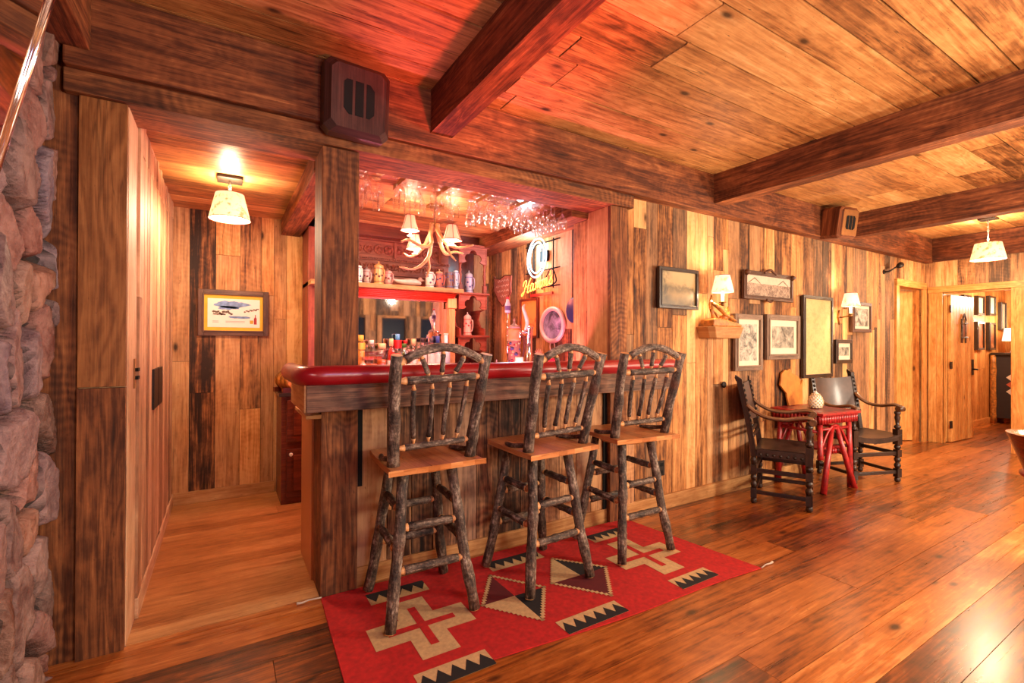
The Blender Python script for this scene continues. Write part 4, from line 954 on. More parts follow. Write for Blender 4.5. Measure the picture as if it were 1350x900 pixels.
# ------------------------------------------------------------------ shelf and carving on the wall
t = thing('log_shelf', 'split log wall shelf holding a carving below the near wall lamp', 'shelf', (3.73, 2.69, 1.455))
mb = MB(); pts = [(-.235, 0), (-.235, -.12), (-.20, -.17), (.20, -.17), (.235, -.12), (.235, 0)]
def sh(mb, z0, z1, k): 
    lo = [(a*k, b*(.55+.45*k)) for a, b in pts]
    n = len(pts); b0 = len(mb.v)
    for (P, z) in ((lo, z0), (pts, z1)):
        for a, b in P: mb.v.append((a, b, z))
    rn = mb.rnd()
    for i in range(n):
        j = (i+1) % n; mb.face(None, [(pts[i][0], z0), (pts[j][0], z0), (pts[j][0], z1), (pts[i][0], z1)], rn, 0, False, [b0+i, b0+j, b0+n+j, b0+n+i])
    mb.face(None, [(a, b) for a, b in pts], rn, 0, False, [b0+n+i for i in range(n)]); mb.face(None, [(a, b) for a, b in lo][::-1], rn, 0, False, [b0+i for i in range(n)][::-1])
sh(mb, -.055, .045, .8); mb.build('shelf_slab', M['trimpine'], t, .006)
t = thing('wood_carving', 'honey brown carved hunting trophy of crossed gun and branches on the log shelf', 'carving', (3.72, 2.60, 1.50))
mb = MB(); mb.prism([(-.20, 0), (.20, 0), (.205, .02), (.14, .035), (-.02, .06), (-.12, .075), (-.19, .06)], -.07, .07, 'xz', 0); mb.build('carved_base', M['goldwood'], t, .01)
mb = MB(); mb.tube([(-.15, -.02, .20), (-.06, -.02, .17), (.05, -.02, .10), (.19, -.02, .055)], [.012, .022, .017, .010], 9); mb.build('gun', M['goldwood'], t)
mb = MB(); random.seed(11)
for k in range(9):
    a = (-.12+.03*k, .02*math.sin(k*2), .06+.02*math.cos(k)); b = (a[0]+random.uniform(-.06, .06), a[1]+random.uniform(-.03, .03), a[2]+random.uniform(.05, .11)); mb.tube([a, ((a[0]+b[0])/2+.01, a[1], (a[2]+b[2])/2), b], [.014, .011, .006], 7)
mb.tube([(.02, .01, .06), (.07, .0, .10), (.10, .0, .12)], [.03, .032, .018], 9); mb.tube([(-.13, 0, .06), (-.125, 0, .20)], .006, 7); mb.build('branches', M['goldwood'], t)
mb = MB(); mb.lathe([(0, -.014), (.013, -.006), (.013, .006), (0, .014)], 8, at=(-.135, 0, .215)); mb.build('small_bird', M['white'], t)

# ------------------------------------------------------------------ wall lamps
def sconce(loc, label, arm):
    t = thing('wall_lamp', label, 'lamp', loc, 0, 'swing arm wall lamps')
    mb = MB(); mb.prism([(-.035, 0), (0, -.085), (.035, 0), (0, .085)], -.02, 0, 'xz'); mb.build('back_plate', M['brass'], t, .003)
    ex, ey, ez = arm
    mb = MB(); mb.tube([(0, -.02, 0), (0, -.05, 0), (ex*.5, ey*.6, ez*.4), (ex, ey, ez)], .008, 8); mb.lathe([(.012, -.015), (.018, 0), (.012, .015)], 10, at=(ex, ey, ez)); mb.build('arm', M['brass'], t)
    mb = MB(); mb.lathe([(.028, 0), (.032, .006), (.014, .012)], 12, at=(ex, ey, ez+.012)); mb.build('drip_cup', M['brass'], t)
    mb = MB(); mb.tube([(ex, ey, ez+.02), (ex, ey, ez+.105)], .014, 10); mb.build('candle_sleeve', M['candle'], t)
    s = MB(); s.lathe([(.090, .10), (.058, .245)], 24, at=(ex, ey, ez), capb=False, capt=False); o = s.build('lamp_shade', M['shadeplain'], t)
    so = o.modifiers.new('thick', 'SOLIDIFY'); so.thickness = .002
    mb = MB(); 
    for r_, z in ((.0905, .10), (.0585, .245)): mb.tube([(ex+r_*math.cos(k*.2618), ey+r_*math.sin(k*.2618), ez+z) for k in range(24)], .0022, 5, closed=True)
    mb.build('shade_trim', M['rosetrim'], t)
    lamp('wall_lamp_light', (loc[0]+ex, loc[1]+ey, loc[2]+ez+.19), 7.5, WARM, .03); lamp('wall_lamp_light', (loc[0]+ex, loc[1]+ey, loc[2]+ez+.09), 1.6, WARM, .02)
sconce((3.70, 2.69, 1.70), 'nearer of the two brass wall lamps, above the carving on the log shelf', (-.075, -.17, -.01))
sconce((5.98, 2.69, 1.66), 'farther of the two brass wall lamps, beside the small forest print', (-.10, -.17, .01))

# ------------------------------------------------------------------ hanging lamps
def pendant(loc, label, r0=.118, r1=.078, h=.17, drop=.14, power=16, sq=False):
    t = thing('pendant_lamp', label, 'lamp', loc, 0, 'parchment pendant lamps')
    mb = MB(); mb.box((-.075, -.075, -.022), (.075, .075, 0)); mb.build('ceiling_plate', M['iron'], t, .003)
    mb = MB()
    for k in range(5):
        z = -.03-k*drop/5; q = [Vector((.009*math.cos(a*.7854) if k % 2 else 0, 0 if k % 2 else .009*math.cos(a*.7854), z-.016+.016*math.sin(a*.7854))) for a in range(8)]; mb.tube(q, .0028, 5, closed=True)
    mb.tube([(0, 0, -.02), (0, 0, -drop-.05)], .004, 6); mb.build('chain', M['white'], t)
    zt = -drop-.04
    s = MB(); s.lathe([(r0, zt-h), (r1, zt)], 28, capb=False, capt=False); o = s.build('lamp_shade', M['shade'], t); so = o.modifiers.new('thick', 'SOLIDIFY'); so.thickness = .002
    mb = MB(); 
    for r_, z in ((r0, zt-h), (r1, zt)): mb.tube([(r_*math.cos(k*.2618), r_*math.sin(k*.2618), z) for k in range(24)], .0028, 5, closed=True)
    mb.build('shade_trim', M['rosetrim'], t)
    mb = MB(); mb.lathe([(0, zt-h*.8), (.03, zt-h*.65), (.026, zt-h*.4), (.012, zt-h*.2)], 12); mb.build('bulb', M['bulb'], t)
    lamp('pendant_lamp_light', (loc[0], loc[1], loc[2]+zt-.02), power*.42, WARM, .02); lamp('pendant_lamp_light', (loc[0], loc[1], loc[2]+zt-h-.02), power, WARM, .05)
pendant((.03, 3.76, 2.47), 'lit parchment pendant lamp hanging in the corridor left of the bar', .125, .085, .175, .07, 14)
pendant((7.55, 1.83, 2.82), 'lit parchment pendant lamp hanging near the far doorways', .155, .115, .19, .25, 22)

# ------------------------------------------------------------------ speakers
def speaker(loc, label, rz, rx, mat, w_=.165, h_=.185, d_=.13, g=None):
    t = thing('wall_speaker', label, 'speaker', loc, rz, 'wooden wall speakers'); t.rotation_euler = (rx, 0, rz)
    mb = MB(); c = .03
    def ring(y, k): return [(-w_+k, y, -h_+k+c), (-w_+k+c, y, -h_+k), (w_-k-c, y, -h_+k), (w_-k, y, -h_+k+c), (w_-k, y, h_-k-c), (w_-k-c, y, h_-k), (-w_+k+c, y, h_-k), (-w_+k, y, h_-k-c)]
    R_ = [ring(0, 0), ring(-d_+.03, 0), ring(-d_, .028)]; rn = (.5, .3, .5, 1)
    for a in range(2):
        for k in range(8):
            k2 = (k+1) % 8; mb.face([R_[a][k], R_[a][k2], R_[a+1][k2], R_[a+1][k]], [(k*.1, 0), (k*.1+.1, 0), (k*.1+.1, .1), (k*.1, .1)], rn)
    mb.face(R_[2], [(p[2], p[0]) for p in R_[2]], rn); mb.face(R_[0][::-1], [(p[2], p[0]) for p in R_[0]], rn); mb.build('cabinet', mat, t, .004)
    k = w_/.165
    for i, x in enumerate((-.056, 0, .056)):
        mb = MB(); x *= k; hw = .021*k; hh = .085*k; c = .024*k
        pl = [(x-hw, -hh), (x+hw, -hh), (x+hw, hh), (x-hw, hh)]
        if i == 0: pl = [(x-hw, -hh+c*1.1), (x-hw+c, -hh), (x+hw, -hh), (x+hw, hh), (x-hw+c*.6, hh), (x-hw, hh-c*.6)]
        if i == 2: pl = [(x-hw, -hh), (x+hw-c, -hh), (x+hw, -hh+c), (x+hw, hh-c*1.1), (x+hw-c, hh), (x-hw, hh)]
        mb.prism(pl, -d_-.002, -d_+.004, 'xz'); mb.build('grille_slot', M['black'], t)
    return t
sp = speaker((.585, 2.60, 2.612), 'dark wood speaker on the beam above the bar opening, facing the room', R(4), R(4), M['speaker'], .168, .185, .10)
s2 = speaker((5.53, 2.57, 2.63), 'brown speaker with a coppery slotted face at the far end of the beam', R(-12), R(8), M['beam'], .135, .16, .22)
mb = MB(); mb.box((-.104, -.223, -.128), (.104, -.218, .128)); fp = mb.build('face_plate', M['copper'], s2, .002)
for c_ in s2.children:
    if c_.name.startswith('grille'): c_.location.y = -.005

# ------------------------------------------------------------------ small wall things
t = thing('power_outlet', 'dark wall outlet plate low beside the last bar stool', 'outlet', (3.04, 2.668, .342)); mb = MB(); mb.box((-.038, -.008, -.062), (.038, 0, .062)); mb.build('cover_plate', M['iron'], t, .002)
for z in (-.03, .03): mb = MB(); mb.box((-.018, -.011, z-.014), (.018, -.007, z+.014)); mb.build('socket', M['black'], t, .002)
t = thing('power_outlet', 'dark wall outlet plate behind the right leather armchair', 'outlet', (6.36, 2.668, .36)); mb = MB(); mb.box((-.045, -.008, -.062), (.045, 0, .062)); mb.build('cover_plate', M['iron'], t, .002)
for z in (-.03, .03): mb = MB(); mb.box((-.018, -.011, z-.014), (.018, -.007, z+.014)); mb.build('socket', M['black'], t, .002)
mb = MB(); mb.lathe([(.028, 0), (.030, .008), (.024, .014), (.020, .010)], 16, axis=Matrix.Rotation(R(90), 3, 'X')); o = mb.build('round_wall_plug', M['iron'], None); o.location = (3.855, 2.669, .985); tag(o, 'small round dark plug in the planks below the log shelf', 'plug')
t = thing('spotlight', 'small dark iron spotlight bracket high above the far side door', 'spotlight', (7.13, 2.69, 2.27))
mb = MB(); mb.lathe([(.03, 0), (.03, .015)], 12, axis=Matrix.Rotation(R(90), 3, 'X')); mb.tube([(0, 0, 0), (0, -.06, .0), (.10, -.10, .06)], .011, 7); mb.build('bracket', M['iron'], t)
mb = MB(); mb.lathe([(.018, -.05), (.034, .0), (.036, .05)], 12, at=(.13, -.12, .075), axis=Matrix.Rotation(R(70), 3, 'Y')); mb.build('lamp_head', M['iron'], t)
# ------------------------------------------------------------------ back bar with mirror and shelves
cv = M['carved']
base = thing('base_cabinet', 'dark cherry base cabinet with drawers at the end of the corridor, under the back bar', 'cabinet', (1.5, 4.6, 0))
mb = MB(); mb.box((.41, 4.36, 0), (2.58, 4.78, .90)); P_(mb, 'carcass', M['cherry'], .003, base)
mb = MB(); mb.box((.39, 4.33, .90), (2.58, 4.78, .93)); P_(mb, 'countertop', plain('dark stone counter', srgb(52, 40, 40), .25, coat=.3), .003, base)
for i in range(5):
    x0 = .45+i*.425; x1 = x0+.40
    mb = MB(); mb.box((x0, 4.335, .52), (x1, 4.36, .87)); mb.box((x0+.05, 4.328, .57), (x1-.05, 4.336, .82)); d = P_(mb, 'drawer', M['cherry'], .004, base)
    mb = MB(); mb.lathe([(.008, 0), (.008, .012), (.016, .018), (.012, .028)], 10, at=((x0+x1)/2, 4.328, .70), axis=Matrix.Rotation(R(90), 3, 'X')); P_(mb, 'knob', M['white'], 0, d)
    mb = MB(); mb.box((x0, 4.335, .06), (x1, 4.36, .46)); mb.box((x0+.05, 4.328, .11), (x1-.05, 4.336, .41)); d = P_(mb, 'door', M['cherry'], .004, base)
    mb = MB(); mb.lathe([(.008, 0), (.008, .012), (.016, .018), (.012, .028)], 10, at=(x0+.03, 4.335, .42), axis=Matrix.Rotation(R(90), 3, 'X')); P_(mb, 'knob', M['white'], 0, d)
bb = thing('back_bar', 'carved back bar with a mirror, mug shelf and rosette frieze behind the bottles', 'back bar', (1.3, 4.6, .93))
mb = MB(); mb.box((.62, 4.42, .93), (.70, 4.78, 2.36), grain=2); P_(mb, 'left_column', cv, .004, bb)
mb = MB(); mb.box((1.93, 4.40, .93), (2.00, 4.78, 1.84), grain=2); mb.box((1.915, 4.385, 1.70), (2.01, 4.42, 1.80)); P_(mb, 'right_column', M['trimpine'], .004, bb)
mb = MB(); mb.box((.70, 4.46, .93), (1.93, 4.475, 1.77)); P_(mb, 'mirror_glass', M['mirror'], 0, bb)
mb = MB(); mb.box((.62, 4.28, 1.845), (2.038, 4.78, 1.885)); P_(mb, 'mug_shelf', M['trimpine'], .003, bb)
mb = MB()
for k in range(5): mb.tube([(.70, 4.34+.022*k, 1.835-.014*k), (1.98, 4.34+.022*k, 1.835-.014*k)], .011, 8)
mb.box((.70, 4.42, 1.765), (1.93, 4.46, 1.845)); P_(mb, 'fluted_moulding', plain('cherry fluted moulding', srgb(150, 44, 28), .4), 0, bb)
mb = MB(); mb.box((.70, 4.66, 1.885), (2.038, 4.78, 2.36)); mb.box((.70, 4.63, 2.155), (2.038, 4.66, 2.185)); mb.box((.70, 4.62, 2.345), (2.038, 4.66, 2.375)); mb.box((.70, 4.63, 2.015), (2.038, 4.66, 2.04))
for x in (1.395+.062, 1.93): mb.box((x-.012, 4.64, 2.19), (x+.012, 4.66, 2.345))
for k in range(66):
    for z in (2.17, 2.36): mb.box((.71+k*.02, 4.612, z-.006), (.72+k*.02, 4.632, z+.006))
P_(mb, 'frieze_panel', cv, 0, bb)
mb = MB(); ax = Matrix.Rotation(R(90), 3, 'X'); xs_ = [.80+.099*k for k in range(12)]
for x in xs_:
    if abs(x-1.457) < .03: continue
    mb.lathe([(.047, 0), (.047, .012), (.038, .016), (.034, .006), (.022, .006), (.018, .016), (.010, .020), (0, .021)], 16, at=(x, 4.66, 2.265), axis=ax)
    for q in range(8):
        a = q*math.pi/4; mb.lathe([(.007, 0), (.004, .006), (0, .008)], 6, at=(x+.029*math.cos(a), 4.654, 2.265+.029*math.sin(a)), axis=ax)
P_(mb, 'carved_rosettes', cv, 0, bb)
mb = MB()
for k in range(19):
    x = .74+.067*k; s_ = 1 if k % 2 else -1
    mb.tube(spline([(x-.028, 4.655, 2.097-.028*s_), (x-.012, 4.645, 2.097+.018*s_), (x+.010, 4.645, 2.097+.020*s_), (x+.016, 4.65, 2.097-.008*s_), (x+.002, 4.65, 2.097-.012*s_)], 3), .0065, 6)
    mb.tube([(x+.01, 4.65, 2.06), (x+.028, 4.65, 2.097), (x+.03, 4.65, 2.13)], .005, 5)
P_(mb, 'carved_scrolls', cv, 0, bb)
# side etagere with trefoil brackets
et = thing('carved_etagere', 'red lit carved corner shelf unit with trefoil cutouts right of the mirror', 'shelf', (2.2, 4.6, .93))
ex0, ex1, ey = 2.04, 2.36, 4.40; ec = M['carved']
mb = MB(); mb.box((ex0, 4.72, .93), (ex1, 4.78, 2.36), grain=2); P_(mb, 'back_panel', M['cherry'], 0, et)
for z in (1.43, 1.87): mb = MB(); mb.box((ex0+.002, ey-.03, z-.022), (ex1+.02, 4.74, z)); P_(mb, 'shelf', ec, .003, et)
mb = MB(); mb.box((ex0+.002, ey-.02, 2.34), (ex1+.02, 4.74, 2.365)); P_(mb, 'cornice', ec, .003, et)
def trefoil(z0, z1, a, b):
    c = (a+b)/2; pl = [(a, z0), (a, z1), (b, z1), (b, z0), (b-.045, z0)]
    arc = []
    for cx, cz, r_, a0, a1 in ((c+.055, z0+.055, .042, -60, 100), (c, z0+.10, .040, 0, 180), (c-.055, z0+.055, .042, 80, 240)):
        for k in range(7): q = R(a0+(a1-a0)*k/6); arc.append((cx+r_*math.cos(q), cz+r_*math.sin(q)))
    return pl+arc+[(a+.045, z0)]
for z0, z1 in ((1.265, 1.408), (1.70, 1.848), (2.17, 2.34)):
    mb = MB(); mb.prism(trefoil(z0, z1, ex0, ex1), ey, ey+.018, 'xz')
    for s_ in (ex0+.012, ex1-.012):
        for k in range(8): mb.lathe([(.005, 0), (0, .005)], 6, at=(s_, ey, z0+.012+k*(z1-z0-.02)/8), axis=ax)
    P_(mb, 'trefoil_bracket', ec, 0, et)
for x in (ex0+.02, ex1-.02):
    mb = MB(); mb.box((x-.018, ey, 1.87), (x+.018, ey+.036, 1.95)); mb.lathe([(.012, 0), (.018, .015), (.010, .03), (.016, .07), (.020, .10), (.011, .13), (.018, .15), (.010, .17), (.014, .2), (.018, .22)], 10, at=(x, ey+.018, 1.95)); P_(mb, 'turned_post', ec, 0, et)
    mb = MB(); s_ = 1 if x < 2.2 else -1
    mb.prism([(4.74, 1.43), (4.40, 1.43), (4.41, 1.50), (4.50, 1.52), (4.56, 1.60), (4.52, 1.68), (4.42, 1.70), (4.74, 1.70)], x-.008, x+.008, 'yz'); P_(mb, 'curved_side', ec, 0, et)
    mb = MB(); mb.prism([(4.74, .93), (4.40, .93), (4.41, 1.0), (4.50, 1.05), (4.56, 1.15), (4.52, 1.24), (4.42, 1.27), (4.74, 1.27)], x-.008, x+.008, 'yz'); P_(mb, 'curved_side', ec, 0, et)

# ------------------------------------------------------------------ bottles
def tint(name, c, d=.12): return glass(name, c, d)
G = {'clear': tint('clear bottle glass', (.93, .95, .95, 1), .09), 'green': tint('green bottle glass', (.25, .45, .18, 1), .16), 'frost': plain('frosted bottle glass', srgb(196, 206, 210), .3, coat=.3)}
LQ = {'amber': plain('amber liquor', srgb(196, 88, 18), .15, coat=.4), 'gold': plain('golden liquor', srgb(224, 156, 50), .15, coat=.4), 'red': plain('red liquor', srgb(178, 20, 18), .15, coat=.4), 'water': plain('pale clear liquor', srgb(206, 208, 204), .12, coat=.4), 'dark': plain('dark liquor', srgb(60, 24, 12), .15, coat=.4)}
CC = {}
def colr(c, rough=.5):
    if c not in CC: CC[c] = plain('paint %d %d %d' % c, srgb(*c), rough, var=.08)
    return CC[c]
ZB = 1.075
rs = thing('bottle_riser', 'low wooden riser shelf under the bottles in front of the mirror', 'riser', (1.4, 4.38, .93)); mb = MB(); mb.box((.72, 4.30, 1.045), (1.92, 4.455, 1.074)); P_(mb, 'riser_top', M['cherry'], .002, rs)
for x in (.74, 1.33, 1.88): mb = MB(); mb.box((x, 4.31, .93), (x+.02, 4.45, 1.045)); P_(mb, 'riser_leg', M['cherry'], .002, rs)
def bottle(x, y, h, r, nr, sh, liq, cap, lab, label, lev=.6, g='clear', prof=None, caph=.035, z=ZB):
    t = thing('bottle', label, 'bottle', (x, y, z), 0, 'bottles in front of the back bar mirror')
    sz = h*sh; nz = h*(sh+.14)
    p = prof or [(r*.9, 0), (r, .006), (r, sz), (r*.85, sz+(nz-sz)*.35), (nr*1.3, sz+(nz-sz)*.8), (nr, nz), (nr, h-caph)]
    mb = MB(); mb.lathe(p, 14); mb.build('body', G[g], t)
    if liq:
        def ra(zz):
            for i in range(len(p)-1):
                if p[i][1] <= zz <= p[i+1][1]: return p[i][0]+(p[i+1][0]-p[i][0])*(zz-p[i][1])/max(1e-6, p[i+1][1]-p[i][1])
            return nr
        zl = h*lev; q = [(ra(.004)*.9, .004)]+[(ra(zl*k/6)*.93, max(.005, zl*k/6)) for k in range(1, 7)]; mb = MB(); mb.lathe(q, 12); mb.build('liquor', LQ[liq], t)
    mb = MB(); mb.lathe([(nr*1.25, h-caph), (nr*1.3, h-.003), (nr*1.1, h)], 12); mb.build('cap', colr(cap), t)
    if lab: mb = MB(); mb.lathe([(r*1.012, h*lab[1]), (r*1.012, h*lab[2])], 14, capb=False, capt=False); mb.build('label_band', colr(lab[0]), t)
    return t
Wt, Bk, Cr, Rd, Bl, Gd = (226, 220, 206), (34, 30, 32), (222, 196, 140), (178, 24, 26), (44, 78, 150), (206, 168, 60)
bottle(.985, 4.345, .33, .038, .016, .62, 'water', Bk, (Wt, .15, .55), 'tall bottle with a black cap and white label, leftmost on the back bar', g='green')
bottle(1.06, 4.405, .345, .045, .024, .66, 'gold', Gd, (Gd, .62, .80), 'squat gold topped bottle second from the left before the mirror', caph=.06)
bottle(1.15, 4.36, .30, .052, .017, .22, 'amber', Wt, None, 'flared clear decanter with an inch of amber whisky', lev=.28, prof=[(.048, 0), (.052, .01), (.050, .09), (.031, .17), (.018, .22), (.016, .265)])
bottle(1.256, 4.40, .27, .048, .030, .58, 'amber', Cr, None, 'stout square-shouldered amber bottle with a pale cork', lev=.45, caph=.05)
bottle(1.068, 4.325, .15, .032, .012, .5, 'water', (150, 90, 50), (Wt, .15, .4), 'small clear flask with a brown cork at the front left', z=ZB)
bottle(1.335, 4.37, .315, .036, .016, .58, 'red', Cr, (Wt, .22, .36), 'scarlet liqueur bottle with a tan capsule', lev=.72, caph=.07)
bottle(1.406, 4.405, .36, .038, .017, .54, 'red', (60, 150, 200), (Rd, .62, .84), 'red labelled bottle topped with a bright blue cone', lev=.5, caph=.08)
bottle(1.45, 4.345, .27, .034, .016, .55, 'gold', (60, 110, 40), (Bk, .2, .5), 'short olive green bottle with a dark label', g='green')
bottle(1.486, 4.415, .30, .036, .015, .6, 'water', Rd, (Wt, .2, .6), 'clear spirit bottle with a bright red cap')
bottle(1.556, 4.38, .315, .038, .016, .56, 'water', Cr, (Wt, .14, .44), 'clear bottle with a tan cap and broad white label', caph=.06)
bottle(1.655, 4.40, .325, .040, .015, .62, 'water', Bk, (Wt, .1, .55), 'clear bottle with a black banded cap, left of its twin', caph=.04)
bottle(1.74, 4.39, .325, .038, .015, .62, 'water', (70, 70, 74), (Wt, .18, .5), 'clear bottle with a charcoal cap, right of its twin', caph=.04)
bottle(1.815, 4.41, .345, .038, .016, .62, 'water', Bl, (Wt, .1, .5), 'clear bottle with a royal blue cap and capsule', caph=.07)
bottle(1.888, 4.375, .37, .042, .019, .60, None, Wt, (Bl, .06, .22), 'tall frosted white bottle, rightmost before the mirror', g='frost', caph=.012)
bottle(1.608, 4.33, .20, .030, .013, .55, 'gold', Rd, (Wt, .2, .5), 'small yellow bottle with a red top in front of the clear bottles', caph=.03)
mb = MB(); mb.lathe([(0, -.012), (.018, -.008), (.034, 0), (.03, .012), (0, .02)], 16, axis=Matrix.Rotation(R(70), 3, 'X')); o = mb.build('lemon', colr((240, 180, 40))); o.location = (1.20, 4.325, ZB+.036); tag(o, 'halved yellow lemon lying before the whisky decanter', 'lemon')

# ------------------------------------------------------------------ mugs and steins
def stein(x, y, z, h, r, body, band, lid, label, hs=1, name='beer_stein', group='steins on the back bar shelf', ang=-62):
    t = thing(name, label, 'stein', (x, y, z), R(ang), group)
    mb = MB(); mb.lathe([(r*1.08, 0), (r*1.12, h*.04), (r, h*.09), (r*.98, h*.5), (r*.93, h*.9), (r*.98, h*.97), (r*.93, h)], 18); mb.build('body', colr(body, .35), t)
    mb = MB()
    for z_ in (.12, .86): mb.lathe([(r*1.03, h*z_), (r*1.05, h*(z_+.02)), (r*1.0, h*(z_+.04))], 18, capb=False, capt=False)
    rg = random.Random(int(x*1000))
    for k in range(10):
        a = k*.628; zz = h*rg.uniform(.3, .72); mb.lathe([(r*.26, 0), (r*.2, .004), (0, .006)], 7, at=(r*.97*math.cos(a), r*.97*math.sin(a), zz), axis=Matrix.Rotation(a, 3, 'Z') @ Matrix.Rotation(R(90), 3, 'Y'))
    mb.build('relief_band', colr(band), t)
    mb = MB(); mb.tube(spline([(r*.93, 0, h*.86), (r*1.55, 0, h*.80), (r*1.65, 0, h*.5), (r*1.35, 0, h*.25), (r*.95, 0, h*.22)], 4), r*.13, 7); mb.build('handle', colr(body, .35), t)
    if lid: mb = MB(); mb.lathe([(r*.98, h), (r*.9, h*1.06), (r*.4, h*1.14), (r*.12, h*1.18), (r*.16, h*1.24), (0, h*1.30)], 16); mb.build('lid', colr(lid, .3), t)
    return t
ZS = 1.887
stein(1.025, 4.37, ZS, .155, .038, (222, 212, 200), (70, 90, 150), None, 'white mug with blue figures, leftmost on the mug shelf')
stein(1.115, 4.40, ZS, .125, .036, (176, 150, 140), (110, 60, 60), (150, 140, 140), 'grey pink stein with a pewter lid, second from the left')
stein(1.215, 4.37, ZS, .165, .044, (196, 140, 80), (90, 60, 50), (206, 150, 90), 'tan stein with brown figures and a flat tan lid')
stein(1.31, 4.40, ZS, .125, .040, (190, 140, 130), (120, 50, 50), (160, 120, 110), 'short rosy stein just left of the duck decoy')
stein(1.715, 4.38, ZS, .155, .041, (216, 206, 190), (110, 90, 110), None, 'cream mug with grey figures just right of the duck decoy')
stein(1.815, 4.38, ZS, .150, .043, (170, 90, 70), (70, 60, 90), (190, 150, 110), 'brick red lidded stein on the right of the mug shelf')
stein(1.915, 4.36, ZS, .165, .041, (110, 72, 62), (70, 80, 130), None, 'dark mug with blue relief near the shelf end')
stein(1.99, 4.37, ZS, .19, .026, (170, 180, 190), (90, 100, 140), None, 'slim grey glass mug at the right shelf end')
stein(2.20, 4.50, 1.871, .19, .042, (170, 160, 176), (90, 90, 140), (180, 170, 170), 'grey blue stein between the turned posts of the corner shelf', group=None)
stein(2.185, 4.50, 1.431, .19, .042, (206, 160, 140), (170, 50, 50), (210, 180, 160), 'pink ceramic stein with a pointed lid on the lower corner shelf', group=None)
for nm in ('duck_decoy',):
    t = thing(nm, 'pale carved duck decoy lying between the mugs on the shelf', 'decoy', (1.488, 4.37, ZS), R(6)); t.scale = (.85, .85, .85)
    mb = MB(); mb.tube(spline([(.16, 0, .035), (.12, 0, .05), (.04, 0, .052), (-.05, 0, .048), (-.13, 0, .055), (-.17, 0, .07)], 4), [.02, .026, .033, .038, .042, .046, .05, .05, .05, .048, .046, .042, .038, .034, .03, .026, .022, .018, .014, .008, .004][:21], 12, 0, sq=.8); mb.build('body', colr((198, 176, 160)), t)
    mb = MB(); mb.lathe([(0, -.03), (.022, -.02), (.028, 0), (.02, .024), (0, .03)], 12, at=(.155, 0, .085)); mb.tube([(.175, 0, .085), (.215, 0, .075)], [.012, .006], 8); mb.build('head', colr((170, 130, 110)), t)
# giant stein and bar things on the right side counter
t = thing('side_counter', 'wooden side counter along the right bar wall carrying the tap and big stein', 'counter', (2.35, 3.7, 0))
mb = MB(); mb.box((1.98, 3.30, 1.03), (2.59, 4.28, 1.07)); P_(mb, 'counter_top', M['cherry'], .004, t); mb = MB(); mb.box((2.02, 3.33, 0), (2.59, 4.26, 1.03)); P_(mb, 'counter_base', M['cherry'], .004, t)
ZC = 1.071
def big_stein():
    t = thing('giant_stein', 'very tall banded beer stein with a painted scene and pewter lid beside the beer tap', 'stein', (2.16, 3.52, ZC), 0)
    h, r = .41, .056
    mb = MB(); mb.lathe([(r*1.12, 0), (r*1.18, .02), (r*1.05, .04), (r*1.1, .07), (r, .10)], 20); mb.build('foot', colr((196, 130, 80), .4), t)
    mb = MB(); mb.lathe([(r*.98, .10), (r*.96, .30)], 20, capb=False, capt=False)
    mb.build('painted_band', colr((120, 90, 78), .4), t)
    mb = MB(); rg = random.Random(3)
    for k in range(46):
        a = rg.uniform(0, 6.28); mb.lathe([(rg.uniform(.008, .018), 0), (0, .005)], 7, at=(r*.965*math.cos(a), r*.965*math.sin(a), rg.uniform(.12, .29)), axis=Matrix.Rotation(a, 3, 'Z') @ Matrix.Rotation(R(90), 3, 'Y'), m=k % 3)
    mb.build('painted_figures', [colr((170, 40, 34)), colr((60, 70, 120)), colr((200, 170, 120))], t)['kind'] = 'stuff'
    mb = MB(); mb.lathe([(r*1.0, .30), (r*1.08, .315), (r*.98, .33), (r*.98, .36), (r*1.06, .375), (r*.98, .39), (r*.98, h)], 20); mb.build('rim', colr((196, 130, 80), .4), t)
    mb = MB(); mb.lathe([(r*1.02, h), (r*.8, h+.02), (r*.3, h+.035), (r*.12, h+.055), (r*.18, h+.07), (0, h+.09)], 16); mb.build('lid', colr((150, 120, 110), .3), t)
    mb = MB(); mb.tube(spline([(r*.9, 0, .36), (r*1.7, 0, .34), (r*1.8, 0, .22), (r*1.3, 0, .12), (r*.9, 0, .11)], 4), .010, 7); mb.build('handle', colr((120, 90, 78), .4), t)
big_stein()
t = thing('beer_tap', 'chrome beer tap tower with a pale curved handle on the side counter', 'tap', (2.25, 3.42, ZC))
mb = MB(); mb.lathe([(.055, 0), (.055, .012), (.030, .02), (.030, .40), (.036, .405), (.036, .42), (0, .43)], 18); mb.build('tower', M['chrome'], t)
mb = MB(); mb.tube([(0, 0, .375), (-.07, -.02, .375), (-.11, -.03, .37), (-.118, -.032, .33)], [.013, .012, .012, .008], 9); mb.build('spout', M['chrome'], t)
mb = MB(); mb.tube(spline([(-.06, -.02, .39), (-.035, -.02, .45), (-.05, -.02, .52), (-.075, -.02, .58), (-.06, -.02, .61)], 4), [.006, .010, .013, .015, .016, .017, .017, .017, .016, .016, .015, .014, .013, .012, .010, .008, .006][:17], 9); mb.build('tap_handle', colr((222, 196, 176), .3), t)
t = thing('tap_handle_bottle', 'small bottle shaped glass ornament with a red cap hanging above the beer tap', 'ornament', (2.14, 3.60, 1.62))
mb = MB(); mb.lathe([(.022, 0), (.026, .01), (.026, .07), (.014, .10), (.012, .12)], 14); mb.build('body', colr((190, 190, 200), .2), t)
mb = MB(); mb.lathe([(.015, .12), (.016, .138), (0, .142)], 12); mb.build('cap', colr((190, 50, 60)), t)
mb = MB(); mb.lathe([(.0265, .02), (.0265, .06)], 14, capb=False, capt=False); mb.build('label_band', colr((90, 70, 120)), t)
